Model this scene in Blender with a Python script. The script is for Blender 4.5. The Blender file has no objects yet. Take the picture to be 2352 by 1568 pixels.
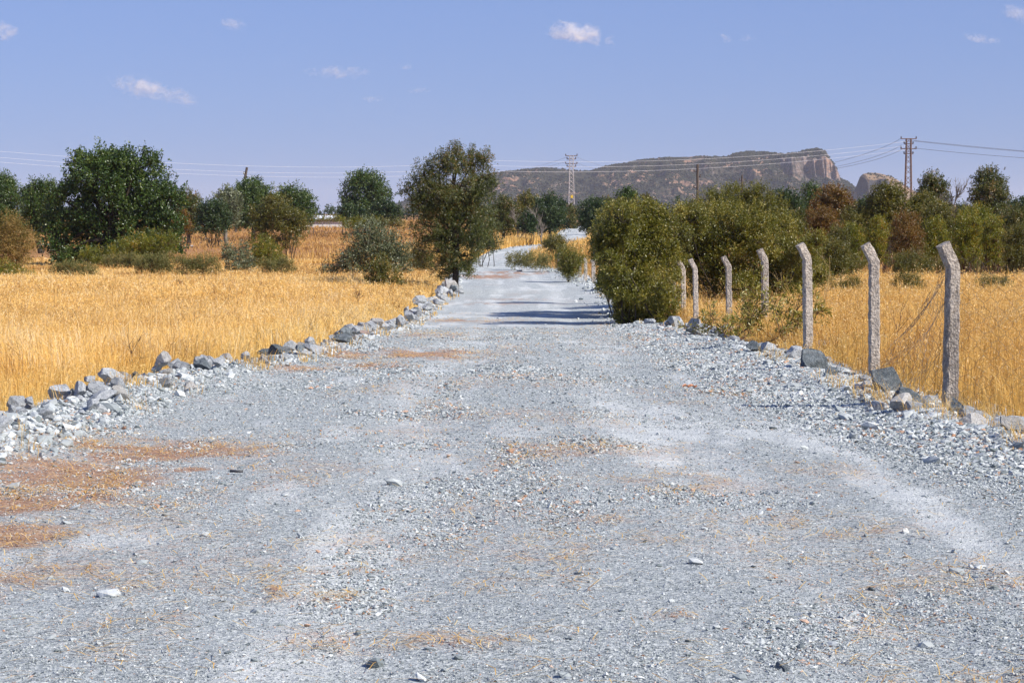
import bpy, math, random
import numpy as np
from mathutils import Vector, Matrix, Euler

random.seed(7)
RNG = np.random.default_rng(7)
S = bpy.context.scene
COL = S.collection
R = math.radians

# ------------------------------------------------------------------ camera, sky, sun
ZC = 1.6                      # eye height above the road at the camera
FP, CX, CY, HOR = 5227.0, 1176.0, 784.0, 490.0      # focal length etc. on a 2352 px wide picture
PITCH = math.atan((CY - HOR) / FP)
cam = bpy.data.cameras.new("camera"); camo = bpy.data.objects.new("camera", cam); COL.objects.link(camo)
cam.sensor_width = 36.0; cam.lens = FP / 2352.0 * 36.0
cam.clip_start = 0.1; cam.clip_end = 40000.0
camo.location = (0, 0, ZC); camo.rotation_euler = (math.pi / 2 - PITCH, 0, 0)
S.camera = camo

SUN_EL, SUN_AZ = R(38), R(120)          # azimuth clockwise from +Y
w = bpy.data.worlds.new("World"); S.world = w; w.use_nodes = True
nt = w.node_tree; nt.nodes.clear()
sky = nt.nodes.new("ShaderNodeTexSky"); sky.sky_type = 'NISHITA'; sky.sun_disc = False
sky.sun_elevation = SUN_EL; sky.sun_rotation = SUN_AZ
sky.air_density = 1.0; sky.dust_density = 0.05; sky.ozone_density = 3.0; sky.altitude = 400
bg = nt.nodes.new("ShaderNodeBackground"); bg.inputs[1].default_value = 0.1
hs = nt.nodes.new("ShaderNodeMix"); hs.data_type = 'RGBA'; hs.blend_type = 'MULTIPLY'; hs.inputs[0].default_value = 1
hs.inputs[7].default_value = (1.0, 1.28, 2.25, 1)
out = nt.nodes.new("ShaderNodeOutputWorld")
gm = nt.nodes.new("ShaderNodeGamma"); gm.inputs[1].default_value = 0.45
nt.links.new(sky.outputs[0], gm.inputs[0]); nt.links.new(gm.outputs[0], hs.inputs[6]); nt.links.new(hs.outputs[2], bg.inputs[0]); nt.links.new(bg.outputs[0], out.inputs[0])

sl = bpy.data.lights.new("sun", 'SUN'); sl.energy = 4.9; sl.angle = R(0.55); sl.color = (1.0, 0.95, 0.87)
so = bpy.data.objects.new("sun", sl); COL.objects.link(so)
sdir = Vector((math.sin(SUN_AZ) * math.cos(SUN_EL), math.cos(SUN_AZ) * math.cos(SUN_EL), math.sin(SUN_EL)))
so.rotation_euler = sdir.to_track_quat('Z', 'Y').to_euler()

S.view_settings.view_transform = 'Standard'; S.view_settings.look = 'None'
S.view_settings.exposure = 0.45; S.view_settings.gamma = 1.0; S.view_settings.use_curve_mapping = False
S.cycles.max_bounces = 5; S.cycles.diffuse_bounces = 3; S.cycles.glossy_bounces = 2
S.cycles.transmission_bounces = 3; S.cycles.volume_bounces = 4; S.cycles.transparent_max_bounces = 8
S.cycles.use_adaptive_sampling = True; S.cycles.adaptive_threshold = 0.02
S.cycles.sample_clamp_indirect = 8; S.cycles.use_denoising = True

# ------------------------------------------------------------------ helpers
def _h(ix, iy, seed):
    n = (ix.astype(np.int64) * 374761393 + iy.astype(np.int64) * 668265263 + seed * 1442695041) & 0xffffffff
    n = ((n ^ (n >> 13)) * 1274126177) & 0xffffffff
    n = n ^ (n >> 16)
    return (n & 0xffffff) / float(0xffffff)

def vnoise(x, y, seed=0):
    x = np.asarray(x, float); y = np.asarray(y, float)
    ix = np.floor(x); iy = np.floor(y); fx = x - ix; fy = y - iy
    ux = fx * fx * (3 - 2 * fx); uy = fy * fy * (3 - 2 * fy)
    a = _h(ix, iy, seed); b = _h(ix + 1, iy, seed); c = _h(ix, iy + 1, seed); d = _h(ix + 1, iy + 1, seed)
    return (a * (1 - ux) + b * ux) * (1 - uy) + (c * (1 - ux) + d * ux) * uy

def fbm(x, y, oct=4, seed=0):
    s = 0; a = 0.5; t = 0
    for k in range(oct):
        s = s + a * vnoise(np.asarray(x) * 2 ** k + 17 * k, np.asarray(y) * 2 ** k + 31 * k, seed + k); t += a; a *= 0.5
    return s / t

# fall of the ground below eye height, against distance
_D = np.array([0, 8, 14, 20, 26, 32, 39, 46, 54, 62, 75, 100, 130, 160, 200, 300, 400, 600, 1500, 5000, 20000.])
_R = np.array([1.6, 1.62, 1.70, 1.80, 1.87, 1.96, 2.13, 2.40, 2.62, 2.68, 2.70, 2.72, 2.78, 2.75, 2.60, 1.90, 1.42, 1.2, 1.6, 3, 6.])
_q = np.linspace(0, math.log(20001), 4000)
_v = np.interp(np.exp(_q) - 1, _D, _R)
_k = np.exp(-np.linspace(-2.5, 2.5, 61) ** 2); _k /= _k.sum()
_v = np.convolve(np.pad(_v, 30, mode='edge'), _k, mode='valid')
def drop(D):
    return np.interp(np.log(np.maximum(np.asarray(D, float), 0) + 1), _q, _v)
_Dg = np.exp(np.linspace(math.log(6), math.log(900), 6000))
_Yg = HOR + FP * drop(_Dg) / _Dg
_Yg = np.minimum.accumulate(_Yg)
def dist_at(py):
    return float(np.interp(-py, -_Yg, _Dg))
def at(px, py):
    """ground point under a picture position"""
    D = dist_at(py); return ((px - CX) / FP * D, D)

LE = [(-150, 1190), (0, 1130), (130, 1085), (250, 1015), (420, 942), (600, 872), (740, 838), (850, 797), (960, 757), (1020, 712), (1062, 678),
      (1068, 640), (1105, 603), (1150, 577), (1190, 569), (1262, 562), (1284, 552), (1292, 540), (1300, 529), (1322, 523), (1340, 519)]
RE = [(2600, 1110), (2352, 1045), (2200, 1000), (2060, 955), (1950, 912), (1850, 866), (1700, 812), (1600, 782), (1480, 752), (1405, 695),
      (1345, 650), (1275, 628), (1175, 604), (1200, 590), (1290, 570), (1330, 561), (1335, 552), (1337, 540), (1350, 529), (1358, 523), (1366, 519)]
def _edge(P):
    a = [at(*p) for p in P]
    D = np.array([q[1] for q in a]); X = np.array([q[0] for q in a])
    o = np.argsort(D); return D[o], X[o]
LD, LX = _edge(LE); RD, RX = _edge(RE)
LD = np.r_[0, 10, LD[LD > 13]]; LX = np.r_[-3.5, -3.4, LX[-(len(LD) - 2):]]
RD = np.r_[0, 10, RD[RD > 13]]; RX = np.r_[4.6, 4.3, RX[-(len(RD) - 2):]]
def rl(D): return np.interp(D, LD, LX)
def rr(D): return np.interp(D, RD, RX)
def padl(D): return .55 + .6 * np.clip((32 - np.asarray(D, float)) / 8, 0, 1)      # width of the left bank

def height(x, y):
    """ground height (road bed and fields)"""
    x = np.asarray(x, float); y = np.asarray(y, float)
    z = ZC - drop(np.maximum(y, 0))
    near = np.clip((260 - y) / 60, 0, 1) * np.clip((y - 2) / 4, 0, 1)
    xl = rl(y); xr = rr(y)
    z = z + (fbm(x * .5, y * .5, 3, 3) - .5) * .045 * np.clip(y / 20, 0, 1) * np.clip((44 - y) / 16, .08, 1)
    # banks of pushed-up rubble on both sides
    nb = fbm(x * 1.3, y * .8, 3, 8)
    ml = np.clip((34 - y) / 12, 0.25, 1)
    z = z + near * ml * (.04 + .17 * nb) * np.exp(-((x - xl + .15 + padl(y) * .55) / (.12 + padl(y) * .45)) ** 2)
    z = z + near * (.02 + .09 * nb) * np.exp(-((x - xr + .1) / .35) ** 2) * np.clip((75 - y) / 20, .3, 1)
    return z

def road_h(x, y):
    x = np.asarray(x, float); y = np.asarray(y, float)
    xl = rl(y); xr = rr(y)
    e = (fbm(x * 2.1, y * 1.2, 3, 21) - .5) * .7
    inn = np.minimum(x - (xl - padl(y)), (xr + .75) - x) + e
    lift = np.clip(inn / .5, -1, 1)
    z = height(x, y) + .012 + .03 * lift
    z = z + (fbm(x * 3, y * 3, 3, 5) - .5) * .030 * np.clip((50 - y) / 20, .25, 1)
    z = z + (fbm(x * 12, y * 12, 2, 6) - .5) * .012
    # wheel ruts
    c = (xl + xr) / 2
    for off in (-.95, .95):
        z = z - .018 * np.exp(-((x - c - off) / .35) ** 2)
    return z

def mesh_np(name, V, F, attrs=None, smooth=False):
    V = np.asarray(V, np.float32); F = np.asarray(F, np.int32)
    m = bpy.data.meshes.new(name)
    n = F.shape[1]
    m.vertices.add(len(V)); m.vertices.foreach_set('co', V.ravel())
    m.loops.add(F.size); m.loops.foreach_set('vertex_index', F.ravel())
    m.polygons.add(len(F)); m.polygons.foreach_set('loop_start', np.arange(0, F.size, n, dtype=np.int32))
    m.polygons.foreach_set('loop_total', np.full(len(F), n, np.int32))
    m.update(calc_edges=True)
    m.polygons.foreach_set('use_smooth', np.full(len(F), smooth, bool))
    for k, a in (attrs or {}).items():
        at_ = m.attributes.new(k, 'FLOAT', 'POINT'); at_.data.foreach_set('value', np.asarray(a, np.float32))
    return m

def obj(name, mesh, mat=None, parent=None, loc=None, label=None, cat=None, group=None, kind=None):
    o = bpy.data.objects.new(name, mesh); COL.objects.link(o)
    if mat is not None and mesh is not None and not mesh.materials: mesh.materials.append(mat)
    if parent: o.parent = parent
    if loc is not None: o.location = loc
    if label: o['label'] = label
    if cat: o['category'] = cat
    if group: o['group'] = group
    if kind: o['kind'] = kind
    return o

def grid_faces(nx, ny):
    i = np.arange(nx - 1)[None, :] + np.arange(ny - 1)[:, None] * nx
    i = i.ravel()
    return np.stack([i, i + 1, i + nx + 1, i + nx], 1)

class Nodes:
    def __init__(s, name):
        s.m = bpy.data.materials.new(name); s.m.use_nodes = True; s.t = s.m.node_tree; s.t.nodes.clear()
        s.o = s.t.nodes.new('ShaderNodeOutputMaterial')
    def n(s, typ, ins=None, **kw):
        nd = s.t.nodes.new(typ)
        for k, v in kw.items(): setattr(nd, k, v)
        for k, v in (ins or {}).items():
            if isinstance(v, bpy.types.NodeSocket): s.t.links.new(v, nd.inputs[k])
            else: nd.inputs[k].default_value = v
        return nd
    def noise(s, scale, detail=4, rough=.6, vec=None, dist=0):
        i = {'Scale': scale, 'Detail': detail, 'Roughness': rough, 'Distortion': dist}
        if vec is not None: i['Vector'] = vec
        return s.n('ShaderNodeTexNoise', i).outputs[0]
    def ramp(s, fac, stops, interp='LINEAR'):
        r = s.n('ShaderNodeValToRGB', {0: fac}); cr = r.color_ramp; cr.interpolation = interp
        while len(cr.elements) < len(stops): cr.elements.new(.5)
        for e, (p, c) in zip(cr.elements, stops):
            e.position = p; e.color = (*c, 1) if len(c) == 3 else c
        return r.outputs[0]
    def step(s, fac, a, b):
        return s.n('ShaderNodeMapRange', {0: fac, 1: a, 2: b, 3: 0., 4: 1.}, interpolation_type='SMOOTHSTEP').outputs[0]
    def mix(s, fac, a, b, mode='MIX'):
        nd = s.n('ShaderNodeMix', {0: fac, 6: a, 7: b}, data_type='RGBA', blend_type=mode)
        return nd.outputs[2]
    def math(s, op, a, b=0.):
        return s.n('ShaderNodeMath', {0: a, 1: b}, operation=op).outputs[0]
    def attr(s, name): return s.n('ShaderNodeAttribute', attribute_name=name).outputs['Fac']
    def bsdf(s, col, rough=.8, spec=.3, normal=None, **kw):
        i = {'Base Color': col, 'Roughness': rough, 'Specular IOR Level': spec}
        if normal is not None: i['Normal'] = normal
        i.update(kw)
        b = s.n('ShaderNodeBsdfPrincipled', i); s.t.links.new(b.outputs[0], s.o.inputs[0]); return b
    def bump(s, h, strength=.5, dist=.02, prev=None):
        i = {'Height': h, 'Strength': strength, 'Distance': dist}
        if prev is not None: i['Normal'] = prev
        return s.n('ShaderNodeBump', i).outputs[0]
    def pos(s): return s.n('ShaderNodeNewGeometry').outputs['Position']
    def objco(s): return s.n('ShaderNodeTexCoord').outputs['Object']

def c4(c): return (*c, 1)

# ------------------------------------------------------------------ materials
def leaf_mat(name, stops, trans=.28, rough=.38, spec=.6):
    k = Nodes(name)
    col = k.ramp(k.attr('tint'), stops)
    p = k.n('ShaderNodeBsdfPrincipled', {'Base Color': col, 'Roughness': rough, 'Specular IOR Level': spec})
    t = k.n('ShaderNodeBsdfTranslucent', {0: k.mix(1., col, (1.3, 1.25, .6, 1), 'MULTIPLY')})
    mx = k.n('ShaderNodeMixShader', {0: trans}); k.t.links.new(p.outputs[0], mx.inputs[1]); k.t.links.new(t.outputs[0], mx.inputs[2])
    k.t.links.new(mx.outputs[0], k.o.inputs[0]); return k.m

LM = {
 'oak': leaf_mat('oak_leaves', [(0, (.028, .055, .010)), (.5, (.055, .10, .018)), (.9, (.12, .17, .035)), (1, (.22, .25, .07))]),
 'dark': leaf_mat('dark_leaves', [(0, (.018, .04, .014)), (.5, (.038, .07, .02)), (1, (.10, .14, .04))]),
 'olive': leaf_mat('olive_leaves', [(0, (.07, .07, .012)), (.5, (.12, .12, .018)), (.85, (.19, .17, .03)), (1, (.33, .23, .06))]),
 'hedge': leaf_mat('hedge_leaves', [(0, (.075, .075, .010)), (.45, (.15, .155, .018)), (.8, (.25, .21, .026)), (.93, (.32, .22, .035)), (1, (.5, .44, .14))]),
 'rust': leaf_mat('rusty_leaves', [(0, (.09, .05, .012)), (.35, (.15, .10, .02)), (.6, (.21, .085, .02)), (.8, (.2, .13, .02)), (1, (.3, .21, .04))]),
 'silver': leaf_mat('silvery_leaves', [(0, (.05, .065, .025)), (.5, (.12, .14, .065)), (.85, (.21, .23, .13)), (1, (.45, .47, .34))], .15, .45, .5),
 'lime': leaf_mat('yellow_green_leaves', [(0, (.09, .11, .01)), (.5, (.18, .19, .018)), (.8, (.27, .24, .02)), (1, (.42, .24, .03))], .35),
 'mixed': leaf_mat('browning_leaves', [(0, (.045, .06, .012)), (.5, (.09, .105, .018)), (.8, (.14, .13, .03)), (.92, (.22, .12, .03)), (1, (.32, .21, .1))]),
 'weed': leaf_mat('grey_green_weeds', [(0, (.09, .095, .03)), (.5, (.17, .17, .06)), (1, (.38, .30, .12))], .2, .7, .2),
 'orange': leaf_mat('straw_orange_foliage', [(0, (.11, .095, .025)), (.4, (.20, .15, .045)), (.8, (.32, .21, .07)), (1, (.45, .32, .13))], .3, .7, .2),
}
k = Nodes('bark'); _n = k.noise(14, 5, .65, k.objco())
k.bsdf(k.ramp(_n, [(.3, (.02, .015, .011)), (.7, (.075, .057, .042))]), .9, .2, k.bump(_n, .6, .02)); BARK = k.m
k = Nodes('reddish_bark'); _n = k.noise(20, 4, .6, k.objco())
k.bsdf(k.ramp(_n, [(.3, (.05, .025, .018)), (.7, (.17, .09, .06))]), .85, .2, k.bump(_n, .4, .01)); REDBARK = k.m
k = Nodes('grey_twigs'); _n = k.noise(20, 3, .6, k.objco())
k.bsdf(k.ramp(_n, [(.3, (.12, .10, .085)), (.7, (.26, .22, .18))]), .85, .2); GREYBARK = k.m
k = Nodes('dry_stalk'); _n = k.noise(20, 3, .6, k.objco())
k.bsdf(k.ramp(_n, [(.3, (.42, .28, .12)), (.7, (.62, .46, .22))]), .8, .2); STALK = k.m

def rock_mat(name, a, b, c, stain=.35):
    k = Nodes(name); co = k.objco()
    oi = k.n('ShaderNodeObjectInfo').outputs['Random']
    vec = k.n('ShaderNodeVectorMath', {0: co, 1: k.n('ShaderNodeCombineXYZ', {0: k.math('MULTIPLY', oi, 37.)}).outputs[0]}, operation='ADD').outputs[0]
    n1 = k.noise(2.2, 6, .65, vec); n2 = k.noise(14, 5, .7, vec); n3 = k.noise(1.6, 3, .5, vec, 1.)
    col = k.ramp(n1, [(.3, a), (.5, b), (.72, c)])
    col = k.mix(k.math('MULTIPLY', k.step(n3, .55, .7), stain), col, (.36, .28, .22, 1))
    col = k.mix(1., col, k.ramp(n2, [(.3, (.72,) * 3), (.65, (1.15,) * 3)]), 'MULTIPLY')
    col = k.mix(1., col, k.ramp(oi, [(0, (.72,) * 3), (1, (1.12,) * 3)]), 'MULTIPLY')
    nb = k.bump(n2, .5, .04, k.bump(n1, .6, .12))
    k.bsdf(col, .85, .25, nb); return k.m
ROCK = rock_mat('blue_grey_rock', (.30, .33, .345), (.47, .49, .505), (.62, .635, .64), .08)
ROCKD = rock_mat('dark_green_grey_rock', (.07, .09, .10), (.16, .185, .20), (.31, .34, .35), .08)
ROCKP = rock_mat('pinkish_rock', (.34, .2, .15), (.44, .31, .26), (.5, .44, .4), .3)
ROCKB = rock_mat('tan_rock', (.36, .345, .32), (.47, .455, .43), (.57, .56, .54), .2)

k = Nodes('loose_gravel'); t = k.attr('tint')
col = k.ramp(t, [(0, (.075, .09, .095)), (.25, (.20, .225, .235)), (.55, (.37, .39, .40)), (.8, (.50, .515, .52)), (.9, (.64, .645, .64)), (.93, (.46, .33, .26)), (1, (.33, .165, .09))])
col = k.mix(1., col, (1.09, 1.1, 1.07, 1), 'MULTIPLY'); k.bsdf(col, .85, .25, k.bump(k.noise(60, 3, .6, k.pos()), .4, .01)); GRAVEL = k.m

k = Nodes('crushed_stone_road'); P = k.pos(); soil = k.attr('soil'); dust = k.attr('dust')
fine = k.noise(95, 4, .75, P); mid = k.noise(28, 4, .7, P); big = k.noise(1.7, 4, .6, P); vb = k.noise(5, 5, .65, P)
vor = k.n('ShaderNodeTexVoronoi', {'Vector': P, 'Scale': 55.}); vc = k.n('ShaderNodeSeparateColor', {0: vor.outputs['Color']}).outputs[0]
stone = k.ramp(vc, [(0, (.09, .105, .112)), (.3, (.29, .315, .325)), (.75, (.44, .46, .465)), (1, (.60, .61, .60))])
stone = k.mix(.4, stone, k.ramp(fine, [(.33, (.13, .15, .165)), (.53, (.40, .42, .43)), (.68, (.62, .63, .63))]))
stone = k.mix(1., stone, k.ramp(mid, [(.3, (.7, .72, .74)), (.62, (1.1, 1.1, 1.1))]), 'MULTIPLY')
dm = k.math('MULTIPLY', k.step(k.math('ADD', k.math('MULTIPLY', dust, .55), k.math('ADD', k.math('MULTIPLY', vb, .55), k.math('MULTIPLY', mid, .45))), .55, .95), .85)
dcol = k.ramp(big, [(.35, (.50, .515, .52)), (.65, (.66, .665, .66))])
col = k.mix(dm, stone, k.mix(.25, dcol, stone))
sm = k.step(k.math('ADD', k.math('ADD', soil, k.math('MULTIPLY', k.math('SUBTRACT', vb, .5), .9)), k.math('MULTIPLY', k.math('SUBTRACT', mid, .5), 1.5)), .22, .95)
scol = k.ramp(mid, [(.3, (.22, .09, .035)), (.55, (.36, .17, .075)), (.75, (.5, .31, .17))])
col = k.mix(k.math('MULTIPLY', sm, .75), col, scol)
bmp = k.bump(vor.outputs['Distance'], .35, .012, k.bump(fine, .6, .012, k.bump(mid, .6, .03)))
col = k.mix(1., col, (1.09, 1.1, 1.07, 1), 'MULTIPLY'); k.bsdf(col, .9, .2, bmp); ROADM = k.m

k = Nodes('dry_earth_and_litter'); P = k.pos()
a = k.noise(.35, 5, .6, P); b = k.noise(9, 5, .7, P); c = k.noise(.06, 3, .5, P)
straw = k.ramp(b, [(.3, (.26, .15, .05)), (.5, (.50, .32, .12)), (.72, (.66, .47, .22))])
earth = k.ramp(b, [(.3, (.17, .075, .03)), (.5, (.34, .165, .07)), (.7, (.5, .29, .14))])
sep = k.n('ShaderNodeSeparateXYZ', {0: P}).outputs[1]
far = k.step(sep, 85., 135.)
m_ = k.math('ADD', k.math('MULTIPLY', far, .55), k.math('MULTIPLY', k.math('SUBTRACT', a, .45), 1.2))
col = k.mix(k.step(m_, .1, .7), straw, earth)
k.bsdf(col, .95, .1, k.bump(b, .6, .05)); GROUNDM = k.m

k = Nodes('dry_grass'); t = k.attr('tint')
col = k.ramp(t, [(0, (.40, .20, .055)), (.3, (.64, .37, .09)), (.65, (.85, .54, .15)), (.9, (.92, .66, .26)), (1, (.93, .78, .5))])
p = k.n('ShaderNodeBsdfPrincipled', {'Base Color': col, 'Roughness': .6, 'Specular IOR Level': .35})
tr = k.n('ShaderNodeBsdfTranslucent', {0: col}); mx = k.n('ShaderNodeMixShader', {0: .4})
k.t.links.new(p.outputs[0], mx.inputs[1]); k.t.links.new(tr.outputs[0], mx.inputs[2]); k.t.links.new(mx.outputs[0], k.o.inputs[0])
GRASS = k.m
k = Nodes('orange_dry_grass'); t = k.attr('tint')
col = k.ramp(t, [(0, (.22, .105, .035)), (.4, (.43, .225, .07)), (.8, (.62, .37, .125)), (1, (.74, .52, .22))])
p = k.n('ShaderNodeBsdfPrincipled', {'Base Color': col, 'Roughness': .7, 'Specular IOR Level': .2})
tr = k.n('ShaderNodeBsdfTranslucent', {0: col}); mx = k.n('ShaderNodeMixShader', {0: .35})
k.t.links.new(p.outputs[0], mx.inputs[1]); k.t.links.new(tr.outputs[0], mx.inputs[2]); k.t.links.new(mx.outputs[0], k.o.inputs[0])
OGRASS = k.m

k = Nodes('weathered_concrete'); co = k.pos()
n1 = k.noise(28, 5, .7, co); n2 = k.noise(6, 4, .6, co)
vv = k.n('ShaderNodeTexVoronoi', {'Vector': co, 'Scale': 42.}).outputs['Distance']
pit = k.step(k.noise(22, 2, .5, co), .66, .72)
col = k.ramp(n1, [(.3, (.25, .235, .215)), (.5, (.43, .40, .37)), (.7, (.60, .565, .525))])
col = k.mix(1., col, k.ramp(n2, [(.3, (.78, .76, .74)), (.65, (1.08, 1.05, 1.02))]), 'MULTIPLY')
col = k.mix(k.math('MULTIPLY', pit, .6), col, (.13, .11, .1, 1))
_o = k.n('ShaderNodeObjectInfo').outputs['Random']; _l = k.noise(1.6, 3, .6, co); col = k.mix(1., col, k.ramp(k.math('ADD', k.math('MULTIPLY', _o, .5), k.math('MULTIPLY', _l, .7)), [(.3, (.72, .70, .68)), (.8, (1.15, 1.12, 1.08))]), 'MULTIPLY')
k.bsdf(col, .92, .2, k.bump(vv, .55, .02, k.bump(n1, .8, .03))); CONC = k.m
def plain(name, col, rough=.6, metal=0., var=.25, scale=12):
    k = Nodes(name); n = k.noise(scale, 4, .6, k.objco())
    lo = tuple(c * (1 - var) for c in col); hi = tuple(c * (1 + var) for c in col)
    k.bsdf(k.ramp(n, [(.3, lo), (.7, hi)]), rough, .4, None, Metallic=metal); return k.m
WIRE = plain('rusty_fence_wire', (.20, .17, .15), .5, .4)
CABLE = plain('bright_aluminium_cable', (.92, .92, .92), .5, .0, .02)
CABLED = plain('dull_dark_cable', (.20, .20, .21), .6, .2)
STEEL = plain('galvanised_lattice_steel', (.46, .43, .42), .55, .3, .3, 2)
RUST = plain('rusty_brown_steel', (.20, .13, .10), .7, .2, .3, 2)
PORC = plain('dark_brown_insulator', (.06, .04, .035), .3)
YEL = plain('yellow_painted_plate', (.75, .5, .05), .5)
WOODP = plain('dark_weathered_pole_wood', (.09, .07, .055), .9, 0, .35, 3)
STRAWM = plain('straw', (.72, .5, .22), .7, 0, .3)
RUBBER = plain('black_rubber', (.05, .05, .055), .5)
LEAFD = plain('dried_orange_leaf', (.55, .24, .12), .7, 0, .25, 30)
ROOFM = plain('white_sheet_roof', (.75, .77, .80), .5, 0, .08, 1)
WALLM = plain('pale_plaster', (.6, .58, .54), .9, 0, .1, 1)

# ------------------------------------------------------------------ ground sheet
xs = np.r_[-9000, -4000, -2000, -1000, -500, -300, -200, np.arange(-150, -30, 4), np.arange(-30, 30, .35), np.arange(30, 150, 4), 200, 300, 500, 1000, 2000, 4000, 9000]
ys = np.r_[-200, -50, -10, 0, 4, np.arange(6, 60, .35), np.arange(60, 130, .9), np.arange(130, 420, 5), 450, 500, 600, 800, 1000, 1500, 2200, 3000, 4500, 7000, 12000]
X, Y = np.meshgrid(xs, ys)
Z = height(X, Y) - .03 * (np.abs(X) < 40)
g = mesh_np('ground', np.stack([X.ravel(), Y.ravel(), Z.ravel()], 1), grid_faces(len(xs), len(ys)), smooth=True)
obj('ground', g, GROUNDM, kind='structure')

# ------------------------------------------------------------------ road sheet
yy = [4.0]
while yy[-1] < 60: yy.append(yy[-1] + max(.03, .0042 * yy[-1]))
while yy[-1] < 330: yy.append(yy[-1] + .012 * yy[-1])
yy = np.array(yy); U = np.linspace(0, 1, 210)
XL = rl(yy) - 1.7; XR = rr(yy) + 1.3
Xr = XL[:, None] + (XR - XL)[:, None] * U[None, :]; Yr = np.repeat(yy[:, None], len(U), 1)
Zr = road_h(Xr, Yr)

def soil_at(x, y):
    """patches of brown earth and straw trodden onto the stones"""
    s = np.zeros_like(x); main = np.zeros_like(x)
    for px, py, hx, hy, a in [(330, 1052, 250, 26, 1.0), (120, 1110, 240, 34, .9), (60, 1175, 240, 34, 1.0), (250, 1130, 200, 24, .8), (430, 1098, 45, 8, 1.),
                              (30, 1255, 150, 35, .85), (60, 1350, 170, 30, .7), (200, 1340, 160, 20, .5), (640, 1090, 160, 20, .5), (560, 1160, 160, 20, .4),
                              (1300, 1050, 330, 32, .62), (1000, 1000, 260, 14, .45), (1600, 1120, 330, 32, .58), (1850, 1230, 300, 36, .6), (1270, 1290, 170, 26, .72), (1400, 1210, 200, 20, .5), (780, 1330, 110, 18, .75),
                              (720, 1400, 240, 16, .62), (490, 1381, 26, 7, 1.4), (620, 1385, 22, 6, 1.2), (800, 1395, 26, 7, 1.2), (920, 1500, 300, 30, .72), (1000, 1190, 160, 16, .5), (1560, 1440, 90, 12, .6), (1150, 960, 260, 12, .5),
                              (980, 820, 150, 12, .9), (850, 848, 110, 8, .9), (1110, 637, 80, 5, 1.2), (1180, 628, 90, 5, .8), (1110, 700, 150, 4, .6), (1090, 740, 150, 5, .65), (960, 775, 120, 5, .6),
                              (700, 858, 100, 8, 1.), (800, 822, 70, 8, 1.), (200, 1010, 140, 14, .9), (60, 1010, 100, 14, .7), (1180, 690, 130, 4, .5), (1430, 745, 70, 4, .6), (1500, 905, 160, 10, .4)]:
        X0, Y0 = at(px, py); sx = hx / FP * Y0; sy = max(.1, abs(dist_at(py - hy) - dist_at(py + hy)) * .5)
        if px < 520 and 1040 < py < 1360: main = np.maximum(main, a * 1.15 * np.exp(-(((x - X0) / sx) ** 2 + ((y - Y0) / sy) ** 2) * .7)); continue
        s = np.maximum(s, (a if py < 880 else a * .72) * np.exp(-(((x - X0) / sx) ** 2 + ((y - Y0) / sy) ** 2) * .8))
    s = np.maximum(s * np.clip(3.4 * fbm(x * 4, y * 2.2, 4, 95) - .75, 0, 1.3), .36 * np.clip(4 * fbm(x * 1.4, y * .8, 4, 96) - 1.9, 0, 1))
    return np.maximum(s, main * np.clip(2 * fbm(x * 2.5, y * 2.5, 4, 97) - .05, .25, 1.15))
def dust_at(x, y):
    xl = rl(y); xr = rr(y); c = (xl + xr) / 2
    d = np.zeros_like(x)
    for off in (-1.15, .75, 1.9): d = np.maximum(d, np.exp(-((x - c - off + .15 * np.sin(y * .3)) / .42) ** 2) * (.65 if off < 1.5 else .35))
    d = np.maximum(d, .38 * np.clip((y - 22) / 12, 0, 1))
    return d * np.clip(1.5 * fbm(x * 1.3, y * .14, 4, 44) + .12, 0, 1.2) * .85 + .55 * np.clip(7 * fbm(x * 2.2 + 40, y * .45, 4, 47) - 4.1, 0, 1)
so_ = soil_at(Xr, Yr); du_ = dust_at(Xr, Yr)
rm = mesh_np('road', np.stack([Xr.ravel(), Yr.ravel(), Zr.ravel()], 1), grid_faces(len(U), len(yy)),
             {'soil': so_.ravel(), 'dust': du_.ravel()}, smooth=True)
obj('road', rm, ROADM, kind='structure')

# ------------------------------------------------------------------ scattered small stones
def ico(sub):
    import bmesh
    b = bmesh.new(); bmesh.ops.create_icosphere(b, subdivisions=sub, radius=1); b.verts.ensure_lookup_table()
    V = np.array([v.co[:] for v in b.verts]); F = np.array([[v.index for v in f.verts] for f in b.faces]); b.free(); return V, F
ICO1 = ico(1); ICO4 = ico(4); ICO3 = ico(3)
def faceted(V, rng, n=14, lo=.55, hi=.95):
    V = V.copy()
    for _ in range(n):
        d = rng.normal(size=3); d /= np.linalg.norm(d); o = rng.uniform(lo, hi)
        e = V @ d - o; V -= np.maximum(e, 0)[:, None] * d
    return V
OCT = (np.array([[1, 0, 0], [0, 1, 0], [-1, 0, 0], [0, -1, 0], [0, 0, 1], [0, 0, -1.]]), np.array([[0, 1, 4], [1, 2, 4], [2, 3, 4], [3, 0, 4], [1, 0, 5], [2, 1, 5], [3, 2, 5], [0, 3, 5]]))
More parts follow.
